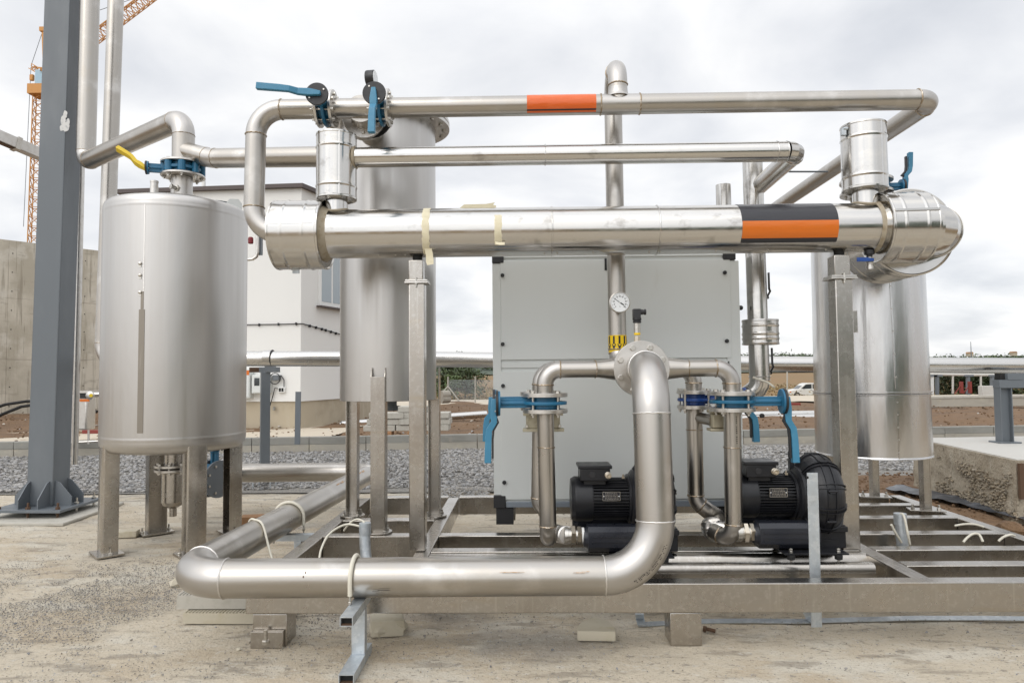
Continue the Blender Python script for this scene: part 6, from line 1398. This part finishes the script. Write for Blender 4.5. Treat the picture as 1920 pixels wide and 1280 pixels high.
tag(MB().box(A(177, 809, 15), (.5, .1, .08)).build('red_bar', 'red_paint', None, bevel=.01), 'dark red bar lying on the soil right of the filter vessel', 'bar')
zz0 = A(557, 829, 13.2); tag(MB().prism([(-.05, 0), (.05, 0), (.05, .04), (.042, .04), (.042, .008), (-.042, .008), (-.042, .04), (-.05, .04)], V((zz0.x, 13.2, .25)), (1, 0, 0), (0, 1, 0), (.012, 0, 1), A(560, 734, 13.2).z - .25).build('stub_post', 'grey_paint'), 'short dark grey steel stub post standing before the white building', 'post')
# stack of kerb stones
qk = A(722, 822, 15.2); SL = ['pale grey kerb stone in the low stack on the soil, bottom layer, ', 'pale grey kerb stone in the low stack on the soil, middle layer, ', 'pale grey kerb stone on top of the low stack, ']
wk = px_m(15.2)
for l_, (zz1, rows_) in enumerate(((0, ((685, 60), (743, 58), (795, 46))), (1, ((688, 64), (747, 54), (797, 44))), (2, ((690, 66), (750, 56), (793, 44))))):
    for j, (px, wd) in enumerate(rows_):
        c = A(px + wd / 2, 0, 15.2); zb_ = .34 + zz1 * .135
        nm = ('leftmost of three', 'middle of three', 'rightmost of three')[j]
        tag(MB().box((c.x + .03 * l_, 15.2 + .03 * ((l_ + j) % 2), zb_ + .064), (wd * wk - .02, .5, .128)).build('kerb_stone', 'slab_grey', None, bevel=.012), SL[l_] + nm, 'kerb stone', 'stacked kerb stones')
c = A(775, 790, 15.2); tag(MB().box((c.x, 15.2, .34 + .135 * 3 + .064), (.62, .45, .128)).build('kerb_stone', 'slab_grey', None, bevel=.012), 'single pale kerb stone lying highest on the stack', 'kerb stone', 'stacked kerb stones')
for i, px in enumerate((728, 775)):
    c = A(px, 0, 15.1); tag(MB().box((c.x, 15.0, .29), (.22, .3, .1)).build('brick', 'brick_orange', None, bevel=.008), ('orange brick propping the kerb stone stack at its middle', 'orange brick propping the kerb stone stack near the thin tank leg')[i], 'brick', 'bricks under the stack')
# bare pipes lying on the soil
t = A(640, 795, 19); u_ = A(912, 776, 20.5)
tag(MB().tube([t, u_], .10, 24).tube([t + V((0, 0, -.0)), t + V((-.02, 0, 0))], .085, 24).build('loose_pipe', 'pipe_cladding_far'), 'long bare aluminium pipe lying on the soil behind the kerb stones', 'pipe', 'bare pipes lying on the soil')
for i, (y0_, y1_, Y_) in enumerate(((778, 775, 21.0), (786, 781, 20.4), (794, 789, 19.8))):
    tag(MB().tube([A(1380, y0_, Y_), A(1560 + 20 * i, y1_, Y_ + .4)], .105, 24).build('loose_pipe', 'pipe_cladding_far'), ('bare aluminium pipe on the soil right of the cabinet, farthest of three', 'bare aluminium pipe on the soil right of the cabinet, middle of three', 'bare aluminium pipe on the soil right of the cabinet, nearest of three')[i], 'pipe', 'bare pipes lying on the soil')
q = A(1428, 779, 20.2); tag(MB().lathe(q, (0, -1, 0), [(.07, 0), (.07, .06), (.05, .09)], 14).build('black_plug', 'rubber'), 'small black plug resting on the bare pipes', 'plug')
tag(MB().beam(A(1478, 757, 24), A(1500, 757, 24), .1, .08).build('red_bar', 'red_paint'), 'thin red bar lying on the soil below the parked car', 'bar')
# concrete pipes, fence, car
for i, (px, py) in enumerate(((833, 740), (833, 748))):
    q = A(px, py, 30); tag(MB().tube([q - V((.15, .0, 0)), q + V((.15, .3, 0))], .19, 20).build('pipe_ring', 'kerb_concrete'), ('upper pale concrete ring by the splayed fence post', 'lower pale concrete ring by the splayed fence post')[i], 'ring', 'concrete rings')
ft = thing('wire_fence', 'wire mesh fence on pale posts with a splayed end post, across the yard', 'fence', A(840, 752, 31)); Yf = 31
def zg(px): return A(px, 753, Yf).z
for px, hgt in ((840, 706), (891, 706)): MB().tube([A(px, 754, Yf), A(px, hgt, Yf)], .032, 8).build('fence_post', 'slab_grey', ft)
for a, b_ in (((840, 724), (826, 739)), ((840, 724), (861, 752))): MB().tube([A(*a, Yf), A(*b_, Yf - .3)], .03, 8).build('brace', 'slab_grey', ft)
b = MB()
for k in range(24):
    y = 712 + k * 40 / 23; b.tube([A(840, y, Yf), A(925, y + .5, Yf)], .0035, 3, cap=False)
for k in range(60): x = 840 + k * 86 / 60; b.tube([A(x, 712, Yf), A(x + 3, 752, Yf)], .003, 3, cap=False)
b.build('wire_mesh', 'galvanised', ft)
tag(MB().tube([A(1476, 738, 44), A(1476, 697, 44)], .05, 8).build('yard_post', 'slab_grey'), 'single pale post standing behind the parked car', 'post')
def car(px, py, Yc, label):
    o = A(px, py, Yc); s = px_m(Yc); t = thing('parked_car', label, 'car', o); L_ = 4.3; X0 = o.x; zg_ = o.z
    P2 = lambda x, z: (x, z)
    body = [(0.03, .32), (0, .55), (.06, .72), (.95, .86), (3.65, .92), (4.22, .90), (4.3, .6), (4.27, .34), (3.75, .26), (.5, .26)]
    MB().prism(body, (X0, o.y - .8, zg_), (1, 0, 0), (0, 0, 1), (0, 1, 0), 1.62).build('body', 'car_paint', t, bevel=.05)
    cabn = [(.95, .85), (1.62, 1.36), (1.9, 1.42), (2.95, 1.41), (3.25, 1.34), (3.75, .9)]
    MB().prism(cabn, (X0, o.y - .70, zg_), (1, 0, 0), (0, 0, 1), (0, 1, 0), 1.42).build('cabin', 'car_paint', t, bevel=.04)
    for poly in ([(1.22, .90), (1.68, 1.30), (2.2, 1.32), (2.2, .90)], [(2.3, .90), (2.3, 1.32), (2.88, 1.31), (3.1, .90)]):
        MB().prism(poly, (X0, o.y - .712, zg_), (1, 0, 0), (0, 0, 1), (0, 1, 0), .02).build('side_window', 'glass_dark', t)
    MB().prism([(-.6, 0), (.6, 0), (.52, .58), (-.52, .58)], (X0 + 1.0, o.y, zg_ + .89), (0, 1, 0), (.63, 0, .48), (-.6, 0, .8), .02).build('windscreen', 'glass_dark', t)
    for x in (.78, 3.4):
        wv_ = MB().lathe((X0 + x, o.y - .82, zg_ + .29), (0, 1, 0), [(.2, 0), (.29, .01), (.3, .03), (.3, .17), (.2, .2)], 28).build('wheel', 'rubber', t); MB().lathe((X0 + x, o.y - .83, zg_ + .29), (0, 1, 0), [(.17, 0), (.17, .02)], 20).build('rim', 'bolt_steel', wv_)
    MB().box((X0 + .05, o.y - .55, zg_ + .62), (.1, .35, .13)).build('headlight', 'white_plastic', t); MB().box((X0 + .16, o.y - .80, zg_ + .60), (.14, .06, .09)).build('indicator', 'orange_film', t)
    MB().box((X0 + 1.45, o.y - .84, zg_ + .95), (.12, .14, .1)).build('wing_mirror', 'rubber', t); MB().box((X0 + 2.12, o.y - .815, zg_ + .78), (.16, .02, .035)).build('door_handle', 'rubber', t)
    return t
car(1473, 746, 66, 'pale beige saloon car parked beyond the soil, half hidden by the shiny tank')
# far right: low wall, frames, red props
wl = thing('far_wall', 'low pale concrete wall across the soil beyond the shiny tank', 'wall', A(1830, 757, 25)); p, q = A(1560, 754, 26), A(2150, 746, 25)
MB().beam(p + V((0, 0, -.05)), q + V((0, 0, -.05)), .25, .36).build('wall', 'kerb_concrete', wl, bevel=.02); MB().beam(p + V((0, 0, .14)), q + V((0, 0, .14)), .3, .08).build('coping', 'slab_grey', wl)
Yg = 32
FL = ['slim grey steel post under the far white pipe, nearest the shiny tank', 'grey steel post under the far white pipe, second from the shiny tank', 'grey steel post between the two red props', 'grey steel post under the far pipe, right of the red props']
for i, px in enumerate((1747, 1757, 1815, 1860)): 
    t = thing('steel_post', FL[i], 'post', A(px, 738, Yg), 'far steel posts'); p, q = A(px, 740, Yg), A(px, 704, Yg); MB().beam(p, q, .14, .12, (1, 0, 0)).build('post', 'grey_paint' if i else 'pale_scuff', t); MB().box(q, (.4, .2, .08)).build('head_plate', 'grey_paint', t)
for i, px in enumerate((1786.5, 1839)): tag(MB().tube([A(px, 738, Yg), A(px, 704, Yg)], .045, 8).build('pale_post', 'cement_top'), ('thin pale post left of the red props', 'thin pale post right of the red props')[i], 'post', 'thin pale posts')
tag(MB().tube([A(1735, 701.5, Yg), A(1882, 703, Yg)], .07, 14).build('far_pipe', 'cement_top'), 'thin white pipe on far posts under the service pipe', 'pipe')
for i, px in enumerate((1803, 1819)):
    t = thing('red_prop', ('red steel prop with a slanting brace, left of the far grey post', 'red steel prop right behind the far grey post')[i], 'prop', A(px, 737, Yg - .5), 'red props'); MB().beam(A(px, 737, Yg - .5), A(px - 1, 715, Yg - .5), .12, .12, (1, 0, 0)).build('upright', 'red_paint', t); MB().beam(A(px - 13, 738, Yg - .5), A(px - 2, 723, Yg - .5), .035, .035, (1, 0, 0)).build('brace', 'red_paint', t)
c = A(1854, 732, Yg - 1.5); tag(MB().box(c, (.75, .3, .42)).build('standing_slab', 'cement_top', None, bevel=.02), 'pale concrete slab standing beyond the low wall, right of the red props', 'slab')
